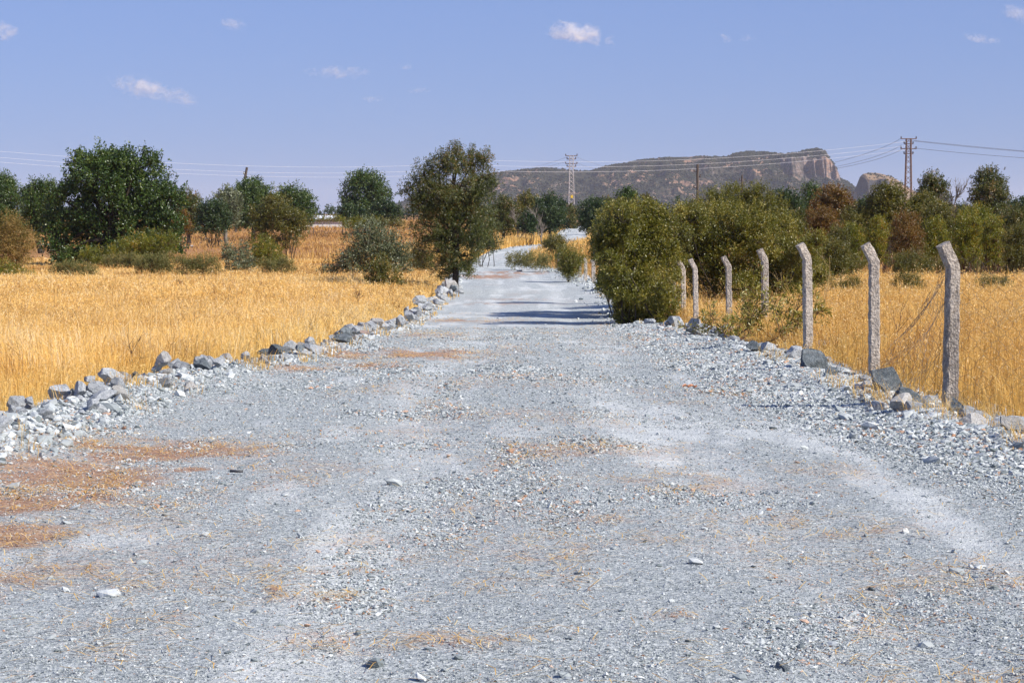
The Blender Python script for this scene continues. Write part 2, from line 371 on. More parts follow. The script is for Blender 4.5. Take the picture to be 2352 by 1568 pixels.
def scatter_stones(name, x, y, z, s, tint, label=None, flat=.55, mat=GRAVEL, var=14, shape=None):
    N = len(x); T = []; base = shape or ICO1; nv = len(base[0])
    for i in range(var):
        v = base[0] * RNG.uniform(.7, 1.25, (nv, 1)) + (RNG.normal(0, .18, (nv, 3)) if nv == 6 else 0); T.append(faceted(v, RNG, 4, .5, .8))
    T = np.array(T); V0 = T[RNG.integers(0, var, N)]
    sc = np.stack([RNG.uniform(.8, 1.4, N), RNG.uniform(.6, 1., N), RNG.uniform(flat * .6, flat * 1.2, N)], 1) * (s * .5)[:, None]
    V = V0 * sc[:, None, :]
    ax = RNG.normal(0, .28, N); ay = RNG.normal(0, .28, N); a = RNG.uniform(0, 6.283, N)
    c, s_ = np.cos(ax)[:, None], np.sin(ax)[:, None]; V = np.stack([V[..., 0], V[..., 1] * c - V[..., 2] * s_, V[..., 1] * s_ + V[..., 2] * c], 2)
    c, s_ = np.cos(ay)[:, None], np.sin(ay)[:, None]; V = np.stack([V[..., 0] * c + V[..., 2] * s_, V[..., 1], -V[..., 0] * s_ + V[..., 2] * c], 2)
    c, s_ = np.cos(a)[:, None], np.sin(a)[:, None]; V = np.stack([V[..., 0] * c - V[..., 1] * s_, V[..., 0] * s_ + V[..., 1] * c, V[..., 2]], 2)
    V = V + np.stack([x, y, z + s * .12], 1)[:, None, :]
    F = base[1][None] + (np.arange(N) * nv)[:, None, None]
    m = mesh_np(name, V.reshape(-1, 3), F.reshape(-1, 3), {'tint': np.repeat(tint, nv)})
    return obj(name, m, mat, kind='stuff', label=label)

def cand(n, d0, d1, pad=.5, pw=1.):
    D = d0 * (d1 / d0) ** (RNG.uniform(0, 1, n) ** pw)
    hw = .235 * D + .3
    x0 = np.maximum(rl(D) - pad, -hw); x1 = np.minimum(rr(D) + pad, hw)
    return x0 + (x1 - x0) * RNG.uniform(0, 1, n), D
x, y = cand(900000, 7.2, 48, .8)
cl = fbm(x * 1.5, y * .6, 4, 90); edge = np.maximum(0, x - (rr(y) - 1.5)) + .35 * np.maximum(0, (rl(y) + .2) - x)
dens = np.clip((cl - .45) * .9 + edge * .8 - .6 * dust_at(x, y) * np.clip(5 * fbm(x * 2.3, y * .9, 3, 91) - 1.8, 0, 1) + .60, .14, 1) * np.clip(1 - .5 * soil_at(x, y), .2, 1)
keep = RNG.uniform(0, 1, len(x)) < dens; x, y = x[keep], y[keep]; cl = cl[keep]; edge = edge[keep]
s = np.exp(RNG.normal(math.log(.0063), .44, len(x))) * (1 + 1.9 * np.clip(edge, 0, 1.2)) * np.clip(y / 11, 1, 2.2) * (1 + 1.3 * np.clip(cl - .55, 0, .2) * 4)
scatter_stones('loose_gravel', x, y, road_h(x, y), np.minimum(s, .08), np.where(RNG.uniform(0, 1, len(x)) < .03 + .3 * soil_at(x, y), RNG.uniform(.92, 1, len(x)), RNG.beta(2.4, 2., len(x)) * .89),
               'loose crushed grey stones strewn over the road', shape=OCT)
# flatter chips and bigger stones in the road and its shoulders
x, y = cand(7000, 7.3, 60, 1.0)
edge = np.maximum(0, x - (rr(y) - 1.2)) + np.maximum(0, (rl(y) + .35) - x)
keep = RNG.uniform(0, 1, len(x)) < np.clip(.10 + edge * .8, 0, 1); x, y, edge = x[keep], y[keep], edge[keep]
s = np.exp(RNG.normal(math.log(.035), .4, len(x))) * (1 + np.clip(edge, 0, 1.2) * 1.1)
scatter_stones('coarse_rubble', x, y, road_h(x, y), np.minimum(s, .16), np.where(RNG.uniform(0, 1, len(x)) < .03, RNG.uniform(.91, .96, len(x)), RNG.beta(2.4, 1.8, len(x)) * .89),
               'fist-sized and smaller grey rubble lying on the road and its shoulders', flat=.5)
# rubble covering the two banks
def bank(n, side, d0, d1, spread, mean):
    D = d0 * (d1 / d0) ** RNG.uniform(0, 1, n)
    if side < 0: x = rl(D) - .05 - (padl(D) + .1) * RNG.beta(1.6, 1.5, n)
    else: x = rr(D) + .15 + RNG.normal(0, spread, n)
    return x, D, np.exp(RNG.normal(math.log(mean), .45, n))
a1 = bank(6500, -1, 11, 70, .24, .045); a2 = bank(4600, 1, 11, 70, .42, .05); a3 = bank(900, -1, 70, 330, .25, .12); a4 = bank(500, 1, 70, 120, .3, .1)
x = np.r_[a1[0], a2[0], a3[0], a4[0]]; y = np.r_[a1[1], a2[1], a3[1], a4[1]]; s = np.r_[a1[2], a2[2], a3[2], a4[2]]
scatter_stones('bank_rubble', x, y, np.maximum(road_h(x, y), height(x, y)), np.minimum(s, .18), RNG.beta(2.6, 1.8, len(x)) * .89, 'small broken stones making up the two roadside banks', flat=.75)

# ------------------------------------------------------------------ straw lying on the road
n = 130000; x, y = cand(n, 7.2, 60, .75)
pr = np.clip(soil_at(x, y) * 1.1 - .15, 0, 1) * np.clip(fbm(x * 2, y * 1.5, 3, 64) * 3 - .9, .05, 1) + .02
keep = RNG.uniform(0, 1, n) < pr; x, y = x[keep], y[keep]; n = len(x)
L = RNG.uniform(.04, .16, n) * .5; a = RNG.uniform(0, 6.283, n); wd = np.clip(.0012 + y * .00005, .0015, .0035)
dx, dy = np.cos(a), np.sin(a); z = road_h(x, y) + .012 + RNG.uniform(0, .012, n); b = RNG.normal(0, .25, n)
P0 = np.stack([x - dx * L, y - dy * L, z], 1); P1 = np.stack([x - dy * b * L, y + dx * b * L, z + .006], 1); P2 = np.stack([x + dx * L, y + dy * L, z + RNG.uniform(-.01, .02, n)], 1)
sd = np.stack([-dy * wd, dx * wd, np.zeros(n)], 1); up = np.array([0, 0, 1.]) * wd[:, None]
V = np.stack([P0 - sd, P0 + sd, P1 + sd + up, P1 - sd + up, P2 - sd, P2 + sd], 1).reshape(-1, 3)
F = (np.array([[0, 3, 2, 1], [3, 4, 5, 2]])[None] + (np.arange(n) * 6)[:, None, None]).reshape(-1, 4)
obj('scattered_straw', mesh_np('scattered_straw', V, F, {'tint': np.repeat(RNG.uniform(.15, 1, n), 6)}), GRASS, kind='stuff', label='broken straw lying on the road')

# ------------------------------------------------------------------ grass
def grass(name, x, y, h, wdt, tint, mat, lean=.42, seeds=.5, label=None):
    n = len(x); z = height(x, y) - .03
    a = RNG.uniform(0, 6.283, n); la = RNG.uniform(0, 6.283, n) * .5 + 12 * fbm(x * .5, y * .35, 2, 61); ll = np.abs(RNG.normal(0, lean, n)) * h * (.4 + 1.4 * fbm(x * .8 + 50, y * .5, 3, 62))
    sd = np.stack([np.cos(a), np.sin(a), np.zeros(n)], 1) * (wdt * .5)[:, None]
    b = np.stack([x, y, z], 1); ln = np.stack([np.cos(la) * ll, np.sin(la) * ll, np.zeros(n)], 1)
    mdl = b + ln * .25 + np.array([0, 0, 1.]) * (h * .6)[:, None]; tip = b + ln + np.array([0, 0, 1.]) * (h * np.clip(1 - .35 * (ll / h) ** 2, .35, 1))[:, None]
    V = np.stack([b - sd, b + sd, mdl + sd * .8, mdl - sd * .8, tip], 1)
    F = np.array([[0, 1, 2], [0, 2, 3], [3, 2, 4]])[None] + (np.arange(n) * 5)[:, None, None]
    V = V.reshape(-1, 3); F = F.reshape(-1, 3); T = np.repeat(tint, 5)
    # spikelets
    k = np.where(RNG.uniform(0, 1, n) < seeds)[0]; k = np.repeat(k, 3); m = len(k)
    if m:
        f = RNG.uniform(.55, 1.02, m)[:, None]; p = b[k] + ln[k] * f ** 1.6 + np.array([0, 0, 1.]) * (h[k][:, None] * f)
        p += RNG.normal(0, .018, (m, 3)); s = (wdt[k] * RNG.uniform(.6, 1.25, m))[:, None]
        d1 = RNG.normal(size=(m, 3)); d1 /= np.linalg.norm(d1, axis=1)[:, None]; d2 = np.cross(d1, RNG.normal(size=(m, 3))); d2 /= np.linalg.norm(d2, axis=1)[:, None]
        q = np.stack([p - d1 * s * 2.0, p + d2 * s, p + d1 * s * 2.0], 1).reshape(-1, 3)
        F = np.vstack([F, np.arange(m * 3).reshape(-1, 3) + len(V)]); V = np.vstack([V, q]); T = np.r_[T, np.repeat(RNG.uniform(.6, 1, m), 3)]
    return obj(name, mesh_np(name, V, F, {'tint': T}), mat, kind='stuff', label=label)

def field(n, side, d0, d1, pw=1.):
    D = (d0 ** (1.6) + RNG.uniform(0, 1, n) ** pw * (d1 ** 1.6 - d0 ** 1.6)) ** (1 / 1.6)
    hw = .24 * D + .8
    if side < 0: x1 = rl(D) - padl(D) - .12 - .2 * (D > 28); x0 = np.minimum(-hw, x1); 
    else: x0 = rr(D) + .62; x1 = np.maximum(hw, x0)
    x = x0 + (x1 - x0) * RNG.uniform(0, 1, n)
    wdth = (x1 - x0); keep = RNG.uniform(0, 1, n) < wdth / (.24 * D + .8) * (1.0 if side < 0 else 1.0)
    return x[keep], D[keep]
def blades(x, y, h0=.42, tshift=0.):
    n = len(x); pat = fbm(x * .35, y * .2, 4, 55); p2 = fbm(x * 1.6, y * 1.2, 3, 58)
    h = h0 * (.22 + .75 * pat + .62 * p2) * RNG.uniform(.6, 1.25, n)
    h = np.where(RNG.uniform(0, 1, n) < .04, h * RNG.uniform(1.2, 1.7, n), h) * np.clip((125 - y) / 45, .4, 1)
    edge = np.minimum(np.abs(x - rl(y)) - padl(y) + .5, np.abs(x - rr(y))); h *= np.clip((edge - .45) / .6, .35, 1)
    wd = .0045 * np.clip(y / 17, 1, 9) * RNG.uniform(.7, 1.3, n)
    tint = np.clip(-.02 + .62 * pat + .5 * RNG.uniform(0, 1, n) ** 1.3 + .85 * (p2 - .5) + tshift - .2 * np.clip((y - 85) / 30, 0, 1), 0, .97)
    return h, wd, tint
x, y = field(640000, -1, 17, 135); k = RNG.uniform(0, 1, len(x)) < np.clip((118 - y) / 38, .12, 1) + (fbm(x * .22, y * .1, 4, 79) - .5) * 2.2 * np.clip((y - 70) / 25, 0, 1); x, y = x[k], y[k]; h, wd, ti = blades(x, y, .40, .16)
grass('dry_meadow_grass', x, y, h, wd, ti, GRASS, label='tall golden dry grass filling the field left of the road')
x, y = field(300000, 1, 14.5, 85); h, wd, ti = blades(x, y, .50, -.2)
grass('dry_meadow_grass', x, y, h, wd, ti, GRASS, label='tall golden dry grass behind the concrete posts')
n = 90000; D = RNG.uniform(11, 75, n); sdl = RNG.uniform(0, 1, n) < .55
x = np.where(sdl, rl(D) - padl(D) * RNG.uniform(.0, 1.15, n), rr(D) + RNG.uniform(-.25, .8, n))
k = RNG.uniform(0, 1, n) < np.clip(6 * fbm(x * 1.6, D * 1.1, 3, 83) - 3.5, 0, 1) * np.clip((34 - D) / 12, .12, 1); x, D = x[k], D[k]
grass('verge_tufts', x, D, RNG.uniform(.08, .3, len(x)), .0045 * np.clip(D / 17, 1, 9), RNG.uniform(.1, .9, len(x)), GRASS, .6, .3, 'dry grass tufts growing between the stones of the banks')
n = 26000; x, D = field(n, -1, 18, 90); x2, D2 = field(n, 1, 15, 80); x = np.r_[x, x2]; D = np.r_[D, D2]
k = fbm(x * .9, D * .6, 4, 87) > .60; x, D = x[k], D[k]
grass('brown_dry_weeds', x, D, RNG.uniform(.25, .62, len(x)), .005 * np.clip(D / 17, 1, 9), RNG.uniform(0, .5, len(x)), OGRASS, .5, .9, 'brown dry weeds scattered through the golden grass')
# thinner, redder grass of the far fields
D = 90 + RNG.uniform(0, 1, 150000) ** 1.3 * 330; x = RNG.uniform(-1, 1, len(D)) * (.24 * D + 1)
k = ((x < rl(D) - .8) | (x > rr(D) + .8)) & (RNG.uniform(0, 1, len(D)) < np.clip(fbm(x * .12, D * .05, 4, 71) * 2.6 - .65, .04, 1)); x, D = x[k], D[k]
h = .3 * RNG.uniform(.5, 1.3, len(x)) * (.5 + fbm(x * .2, D * .1, 3, 72)); wd = .0045 * D / 15
grass('sparse_field_grass', x, D, h, wd, np.clip(RNG.uniform(0, 1, len(x)) * .5 + .6 * fbm(x * .1, D * .035, 3, 73), 0, 1), OGRASS, .5, .1, 'short reddish dry grass on the far fields')
# brighter verge tufts beside the far bend
D = RNG.uniform(130, 300, 26000); sd = RNG.uniform(0, 1, len(D)) < .7
x = np.where(sd, rl(D) - .7 - RNG.exponential(2.0, len(D)), rr(D) + .7 + RNG.exponential(1.4, len(D)))
grass('verge_grass', x, D, RNG.uniform(.35, .9, len(D)), .0045 * D / 15, RNG.uniform(.2, .8, len(D)), GRASS, .3, .2, 'tall orange dry grass along the far bend of the road')

# ------------------------------------------------------------------ tubes
def tubes(paths, sides=5):
    """paths: list of (points Nx3, radii N) -> V,F (quads)"""
    VV = []; FF = []; off = 0
    for P, r in paths:
        P = np.asarray(P, float); r = np.asarray(r, float); n = len(P)
        if n < 2: continue
        T = np.gradient(P, axis=0); T /= np.linalg.norm(T, axis=1)[:, None] + 1e-9
        ref = np.array([0, 0, 1.]) if abs(T[0][2]) < .8 else np.array([1., 0, 0])
        A = np.cross(T, ref); A /= np.linalg.norm(A, axis=1)[:, None] + 1e-9; B = np.cross(T, A)
        th = np.linspace(0, 2 * math.pi, sides, endpoint=False)
        ring = P[:, None, :] + r[:, None, None] * (np.cos(th)[None, :, None] * A[:, None, :] + np.sin(th)[None, :, None] * B[:, None, :])
        VV.append(ring.reshape(-1, 3))
        i = np.arange(n - 1)[:, None] * sides + np.arange(sides)[None, :]; j = np.arange(n - 1)[:, None] * sides + (np.arange(sides)[None, :] + 1) % sides
        FF.append((np.stack([i, j, j + sides, i + sides], 2).reshape(-1, 4)) + off); off += n * sides
    return np.vstack(VV), np.vstack(FF)
def curve(a, b, n=6, wob=.06, sag=0., rng=RNG):
    a = np.asarray(a, float); b = np.asarray(b, float); t = np.linspace(0, 1, n)[:, None]
    L = np.linalg.norm(b - a); P = a + (b - a) * t
    o = rng.normal(0, wob * L, 3) ; o2 = rng.normal(0, wob * L * .4, (n, 3)); o2[0] = 0; o2[-1] = 0
    P = P + o * np.sin(t * math.pi) + o2; P[:, 2] += sag * L * np.sin(t[:, 0] * math.pi)
    return P

# ------------------------------------------------------------------ plants
def leaves_along(base, dirs, length, nper, lsize, tint0, rng, lw=.38, droop=.0):
    """twigs with leaves: base (n,3), dirs (n,3), length (n)"""
    n = len(base); t = rng.uniform(0.05, 1, (n, nper)); P = base[:, None, :] + dirs[:, None, :] * (t * length[:, None])[..., None]
    P[..., 2] -= droop * (t ** 2) * length[:, None]
    d = rng.normal(size=(n, nper, 3)) + dirs[:, None, :] * .9; d /= np.linalg.norm(d, axis=2)[..., None]
    u = rng.normal(size=(n, nper, 3)) + np.array([0, 0, .6]); s = np.cross(d, u); s /= np.linalg.norm(s, axis=2)[..., None] + 1e-9
    L = lsize * rng.uniform(.6, 1.25, (n, nper))[..., None]; P = P + d * L * .2
    nrm = np.cross(s, d)
    V = np.stack([P, P + d * L * .5 + s * L * lw * .5 + nrm * L * .06, P + d * L, P + d * L * .5 - s * L * lw * .5 + nrm * L * .06], 2).reshape(-1, 3)
    m = n * nper; F = np.arange(m * 4).reshape(-1, 4)
    ti = np.clip(tint0[:, None] + rng.normal(0, .17, (n, nper)), 0, 1).ravel()
    return V, F, np.repeat(ti, 4)

KINDS = {'oak': ('oak', BARK), 'dark': ('dark', BARK), 'olive': ('olive', BARK), 'hedge': ('hedge', BARK), 'rust': ('rust', REDBARK), 'silver': ('silver', GREYBARK),
         'lime': ('lime', REDBARK), 'mixed': ('mixed', BARK), 'weed': ('weed', STALK), 'orange': ('orange', STALK)}

def plant(name, label, cat, lobes, D, foot, kind, stems=1, ls=.09, lw=.42, dens=1., sprig=.25, group=None, seed=0, trunk_r=None, up=.35, bare=0., loff=0., deep=(-.55, .55), sparse_in=.0, zfoot=None):
    """lobes: (px, py, r_px) in picture position at distance D; foot: px of the foot"""
    rng = np.random.default_rng(1000 + seed); s = FP / D
    if lobes and len(lobes[0]) == 3: lobes = [(*l, 1.) for l in lobes]
    fx = (foot - CX) / s; fy = D; fz = float(height(fx, fy)) - .05
    root = obj(name, None, loc=(fx, fy, fz), label=label, cat=cat, group=group); root.empty_display_size = .3
    C = []; Rr = []
    for (px, py, r, q) in lobes:
        rad = r / s * (1.08 if D < 80 else 1.2)
        dy = rng.uniform(*deep) * rad
        C.append([(px - CX) / s * (D + dy) / D - fx, dy, ZC - (py - HOR) / s * (D + dy) / D - fz]); Rr.append(rad)
    C = np.array(C); Rr = np.array(Rr)
    lmin = 4.3 / s if D > 60 else 3.8 / s          # never thinner than the picture can show
    L = max(ls, lmin)
    # leaves on twigs spread through each lobe
    Vs = []; Fs = []; Ts = []; off = 0; tw = []
    for c, rad, lob in zip(C, Rr, lobes):
        area = 4 * math.pi * rad * rad; nper = 9
        ntw = int(dens * lob[3] * 1.75 * area / (L * L * lw) / nper * 1.0) + 4
        v = rng.normal(size=(ntw, 3)); v /= np.linalg.norm(v, axis=1)[:, None]
        nz = 1 + .28 * (fbm(v[:, 0] * 3 + c[0] * 2, v[:, 2] * 3 + v[:, 1] * 2 + c[2], 3, seed) - .5) * 2
        rr_ = rad * rng.uniform(0, 1, ntw) ** .42 * .9 * nz
        b = c + v * rr_[:, None] * np.array([1, 1, .95])
        K = int(rng.integers(14, 22)); kv = rng.normal(size=(K, 3)); kv /= np.linalg.norm(kv, axis=1)[:, None]; kc = c + kv * rad * rng.uniform(.55, 1.02, K)[:, None]
        ksz = rad * rng.uniform(.09, .24, K); pick = rng.integers(0, K, ntw); inc = rng.uniform(0, 1, ntw) < .84
        b = np.where(inc[:, None], kc[pick] + rng.normal(0, 1, (ntw, 3)) * ksz[pick][:, None] * np.array([1, 1, .8]), b)
        kt = rng.normal(0, .13, K)[pick] * inc
        b[:, 2] = np.maximum(b[:, 2], .06 + .03 * rng.uniform(0, 1, ntw))
        d = v * .8 + rng.normal(0, .5, (ntw, 3)) + np.array([0, 0, up]); d /= np.linalg.norm(d, axis=1)[:, None]
        ln = rng.uniform(.6, 1.5, ntw) * L * 2.4
        cl = fbm(b[:, 0] * 1.7 + 9, b[:, 2] * 1.7 + b[:, 1], 3, seed + 5)
        V, F, T = leaves_along(b, d, ln, nper, L, np.clip(.12 + loff + .72 * cl + kt + rng.normal(0, .06, ntw), 0, 1), rng, lw)
        Vs.append(V); Fs.append(F + off); Ts.append(T); off += len(V)
        # long shoots breaking the outline
        k = int(sprig * 4 * math.pi * rad * rad / (L * L * 28)) + 2
        v = rng.normal(size=(k, 3)); v[:, 2] = np.abs(v[:, 2]) * 1.2 + .05; v /= np.linalg.norm(v, axis=1)[:, None]
        b = c + v * rad * rng.uniform(.75, 1., k)[:, None]; d = v * .6 + rng.normal(0, .25, (k, 3)) + np.array([0, 0, .9]); d /= np.linalg.norm(d, axis=1)[:, None]
        ln = rng.uniform(.15, .42, k) * min(rad, 1.1) + L * 2
        V, F, T = leaves_along(b, d, ln, 16, L * .9, np.clip(rng.uniform(.3, .9, k) + loff, 0, 1), rng, lw)
        Vs.append(V); Fs.append(F + off); Ts.append(T); off += len(V)
        for i in range(min(k, 14) if D < 60 else 0): tw.append((np.array([b[i] - d[i] * .1, b[i] + d[i] * ln[i]]), np.array([.006, .003]) * max(1, D / 60)))
    lm, bk = KINDS[kind]
    V = np.vstack(Vs)
    crown = 'crown' if stems == 1 else 'foliage'
    if bare < 1: obj(crown, mesh_np(crown, V, np.vstack(Fs), {'tint': np.concatenate(Ts)}), LM[lm], root)
    # wood
    H = C[:, 2].max(); tr = trunk_r or (.045 * H + .02)
    paths = []
    if stems == 1:
        mid = C.mean(0); top = np.array([mid[0] * .6, 0, min(C[:, 2].min() + .4 * (H - C[:, 2].min()), H * .6)])
        P = curve([0, 0, -.05], top, 7, .04, 0, rng); paths.append((P, np.linspace(tr, tr * .5, 7)))
        st = [P[i] for i in (3, 4, 5, 6)]
        for c, rad in zip(C, Rr):
            a = st[rng.integers(0, 4)]; paths.append((curve(a, c, 6, .07, .05, rng), np.linspace(tr * .45, tr * .14, 6)))
    else:
        for c, rad in zip(C, Rr):
            for _ in range(max(1, stems // len(C))):
                a = np.array([rng.normal(0, .12 * min(H, 2)) + c[0] * .35, rng.normal(0, .1) + max(.1, c[1] * .5), 0]); e = c + rng.normal(0, rad * .2, 3) + [0, rad * .3, 0]
                paths.append((curve(a + [0, 0, -.05], e, 6, .05, .02, rng), np.linspace(tr * .16, tr * .05, 6)))
    for c, rad in zip(C, Rr):
        for _ in range(10):
            v = rng.normal(size=3); v /= np.linalg.norm(v); v[2] = abs(v[2]) * .6
            paths.append((curve(c, c + v * rad * .85, 4, .08, 0, rng), np.linspace(tr * .14, tr * .04, 4)))
    V, F = tubes(paths + tw, 5)
    wn = 'trunk' if stems == 1 else 'stems'
    obj(wn, mesh_np(wn, V, F, smooth=True), bk, root)
    return root

def auto_lobes(x0, x1, y0, y1, n=7, seed=0, gap=0.0, top=1.0):
    """lobes filling a picture box; y0 top, y1 foot; gap: bare stem share at the bottom"""
    rng = random.Random(seed); W = x1 - x0; Hh = (y1 - y0) * (1 - gap); L = []
    cx = (x0 + x1) / 2; cy = y0 + Hh / 2
    r0 = min(W, Hh) * .5
    L.append((cx, cy, r0 * .72))
    for i in range(n):
        a = 2 * math.pi * (i + rng.random() * .6) / n; r = r0 * rng.uniform(.36, .52)
        L.append((cx + math.cos(a) * (W / 2 - r * 1.05) * rng.uniform(.85, 1), cy - math.sin(a) * (Hh / 2 - r * 1.0) * rng.uniform(.85, 1.), r))
    for q in (.25, .75): L.append((x0 + W * q, y0 + Hh - r0 * .42, r0 * .42))
    return L

PL = []
def P_(*a, **k): PL.append((a, k))
# --- hero plants (picture positions)
P_('oak_tree', 'large rounded dark green oak tree standing alone in the left field', 'tree',
   [(225, 370, 30), (190, 380, 28), (265, 385, 28), (310, 375, 28), (345, 378, 26), (215, 420, 46), (290, 430, 52), (350, 430, 42), (180, 465, 45), (250, 490, 62), (330, 500, 60), (378, 470, 38), (392, 520, 28),
    (160, 530, 45), (225, 560, 48), (300, 560, 48), (150, 580, 28), (375, 545, 26), (125, 565, 14), (165, 420, 18), (120, 500, 26), (130, 450, 20), (268, 378, 34), (262, 410, 44), (395, 450, 24), (128, 545, 22), (140, 600, 14), (405, 560, 20), (260, 590, 26), (180, 595, 22), (340, 590, 26)], 117, 262, 'oak', 1, .13, .55, 1.3, .2, trunk_r=.26)
P_('roadside_tree', 'tall narrow leafy tree with browning leaves leaning over the left edge of the gravel road', 'tree',
   [(1045, 372, 26), (1010, 385, 26), (1085, 378, 30), (1112, 370, 18), (975, 405, 26), (1110, 415, 30), (1050, 430, 56), (990, 450, 42), (1095, 470, 42), (960, 455, 22), (1040, 510, 62), (985, 520, 42), (1090, 535, 36),
    (1010, 580, 46), (1060, 590, 38), (970, 580, 24), (1075, 620, 16), (1025, 620, 22), (935, 440, 15), (1045, 345, 12)], 77, 1047, 'mixed', 1, .075, .34, 1.0, 1.6, trunk_r=.13, seed=2)
P_('silvery_shrub', 'wide silvery grey-leaved shrub in the dry grass left of the roadside tree', 'shrub',
   [(845, 530, 22), (825, 560, 32), (870, 555, 30), (900, 570, 28), (930, 590, 22), (850, 590, 38), (890, 605, 32), (810, 600, 28), (775, 615, 24), (750, 628, 16), (925, 620, 22), (840, 625, 24)], 96, 850, 'silver', 14, .1, .36, .85, .5, seed=3)
P_('green_shrub', 'small yellow-green shrub in front of the silvery shrub', 'shrub',
   [(875, 610, 20), (860, 635, 26), (895, 640, 26), (872, 658, 22), (845, 655, 16), (910, 655, 16)], 76, 873, 'olive', 10, .06, .45, .9, .5, seed=4)
P_('roadside_hedge_bush', 'big olive-green bush overhanging the road left of the concrete posts', 'bush',
   [(1425, 510, 38), (1470, 500, 36), (1400, 545, 34), (1440, 560, 56), (1500, 530, 46), (1535, 545, 42), (1395, 600, 28), (1450, 625, 62), (1505, 610, 60), (1425, 665, 42), (1480, 690, 56), (1525, 675, 42),
    (1440, 715, 26), (1510, 720, 26), (1418, 560, 30)  , (1460, 735, 26), (1490, 738, 26), (1530, 730, 22), (1430, 738, 16), (1400, 640, 22), (1385, 570, 24)], 51, 1475, 'hedge', 22, .055, .42, 1.7, .35, seed=5, deep=(-.5, 3.5))
P_('bush', 'bushy growth showing at the far left side of the big roadside bush', 'bush', [(1400, 530, 34), (1390, 580, 30), (1420, 610, 40), (1400, 650, 26), (1460, 560, 50), (1450, 640, 50), (1500, 600, 50), (1480, 660, 34), (1430, 500, 30), (1500, 520, 36)] * 3, 56, 1440, 'hedge', 16, .06, .42, 1.5, .4, seed=25, deep=(-.5, 9.))
P_('spreading_bush', 'broad olive-green bush spreading behind the middle concrete posts', 'bush',
   [(1580, 520, 40), (1630, 535, 48), (1690, 540, 52), (1750, 560, 50), (1800, 575, 42), (1845, 595, 34), (1600, 590, 52), (1670, 605, 58), (1740, 620, 52), (1800, 635, 42), (1850, 645, 30), (1630, 655, 38), (1700, 665, 36), (1885, 640, 20), (1570, 560, 44), (1585, 510, 38), (1560, 610, 36), (1650, 500, 34), (1720, 500, 34), (1790, 525, 34), (1870, 560, 26), (1580, 680, 26), (1760, 670, 30)],
   62, 1700, 'hedge', 20, .055, .42, 1.3, .9, seed=6, loff=.06, deep=(-.6, 3))
P_('willow_leaved_bush', 'tall narrow-leaved bush rising above the spreading bush in front of the mountain', 'bush',
   [(1640, 470, 34), (1690, 455, 30), (1735, 465, 34), (1665, 490, 38), (1775, 490, 34), (1720, 505, 44), (1600, 492, 28), (1805, 525, 32), (1760, 540, 40), (1835, 555, 28), (1570, 505, 20), (1660, 530, 36)], 76, 1715, 'hedge', 18, .075, .28, 1.2, 1.3, seed=7, loff=-.1)
P_('low_green_bush', 'low yellow-green bush at the foot of the large oak tree', 'bush',
   [(385, 560, 20), (355, 565, 26), (320, 570, 28), (290, 580, 24), (380, 585, 24), (340, 592, 24), (260, 590, 20), (225, 592, 18), (300, 602, 16), (200, 588, 14)], 112, 320, 'lime', 12, .08, .3, .9, .6, seed=8)
P_('feathery_bush', 'tall feathery straw-coloured bush at the left edge of the photo', 'bush',
   [(20, 520, 26), (45, 535, 26), (10, 560, 26), (45, 570, 28), (70, 555, 20), (15, 600, 28), (50, 600, 20), (-20, 550, 30)], 100, 25, 'orange', 12, .05, .3, .7, .8, seed=9)
P_('leafy_low_shrub', 'low bright green shrub with orange tips in the grass at the far left', 'shrub',
   [(10, 625, 22), (40, 635, 20), (65, 642, 15), (20, 650, 18), (85, 648, 9), (-15, 640, 20)], 90, 25, 'lime', 8, .07, .3, .9, .6, seed=10)
P_('grey_leaved_shrub', 'small grey-leaved shrub in front of the olive bush in the left field', 'shrub',
   [(525, 585, 15), (550, 590, 18), (575, 600, 14), (535, 610, 20), (560, 618, 16), (520, 570, 8), (560, 570, 9)], 98, 545, 'silver', 8, .1, .36, .8, .6, seed=11)
P_('olive_bush', 'rounded olive-green bush with a dark base in the middle of the left field', 'bush',
   [(640, 480, 26), (605, 500, 28), (665, 505, 28), (640, 530, 34), (600, 545, 24), (680, 535, 22), (690, 510, 16), (620, 465, 12)], 128, 650, 'olive', 12, .08, .4, .95, .4, seed=12)
P_('reddening_bush', 'low green bush turning orange below the rounded olive bush', 'bush',
   [(605, 570, 20), (625, 590, 22), (600, 600, 20), (635, 600, 16), (590, 580, 16)], 103, 612, 'lime', 8, .07, .34, .9, .5, seed=13, loff=.0)
P_('bushy_sapling', 'dense green sapling at the road edge just right of the roadside tree', 'tree',
   [(1110, 500, 22), (1125, 525, 24), (1115, 555, 24), (1135, 560, 16), (1095, 560, 18), (1100, 530, 20)], 116, 1118, 'mixed', 9, .07, .4, 1., .4, seed=14, loff=-.1)
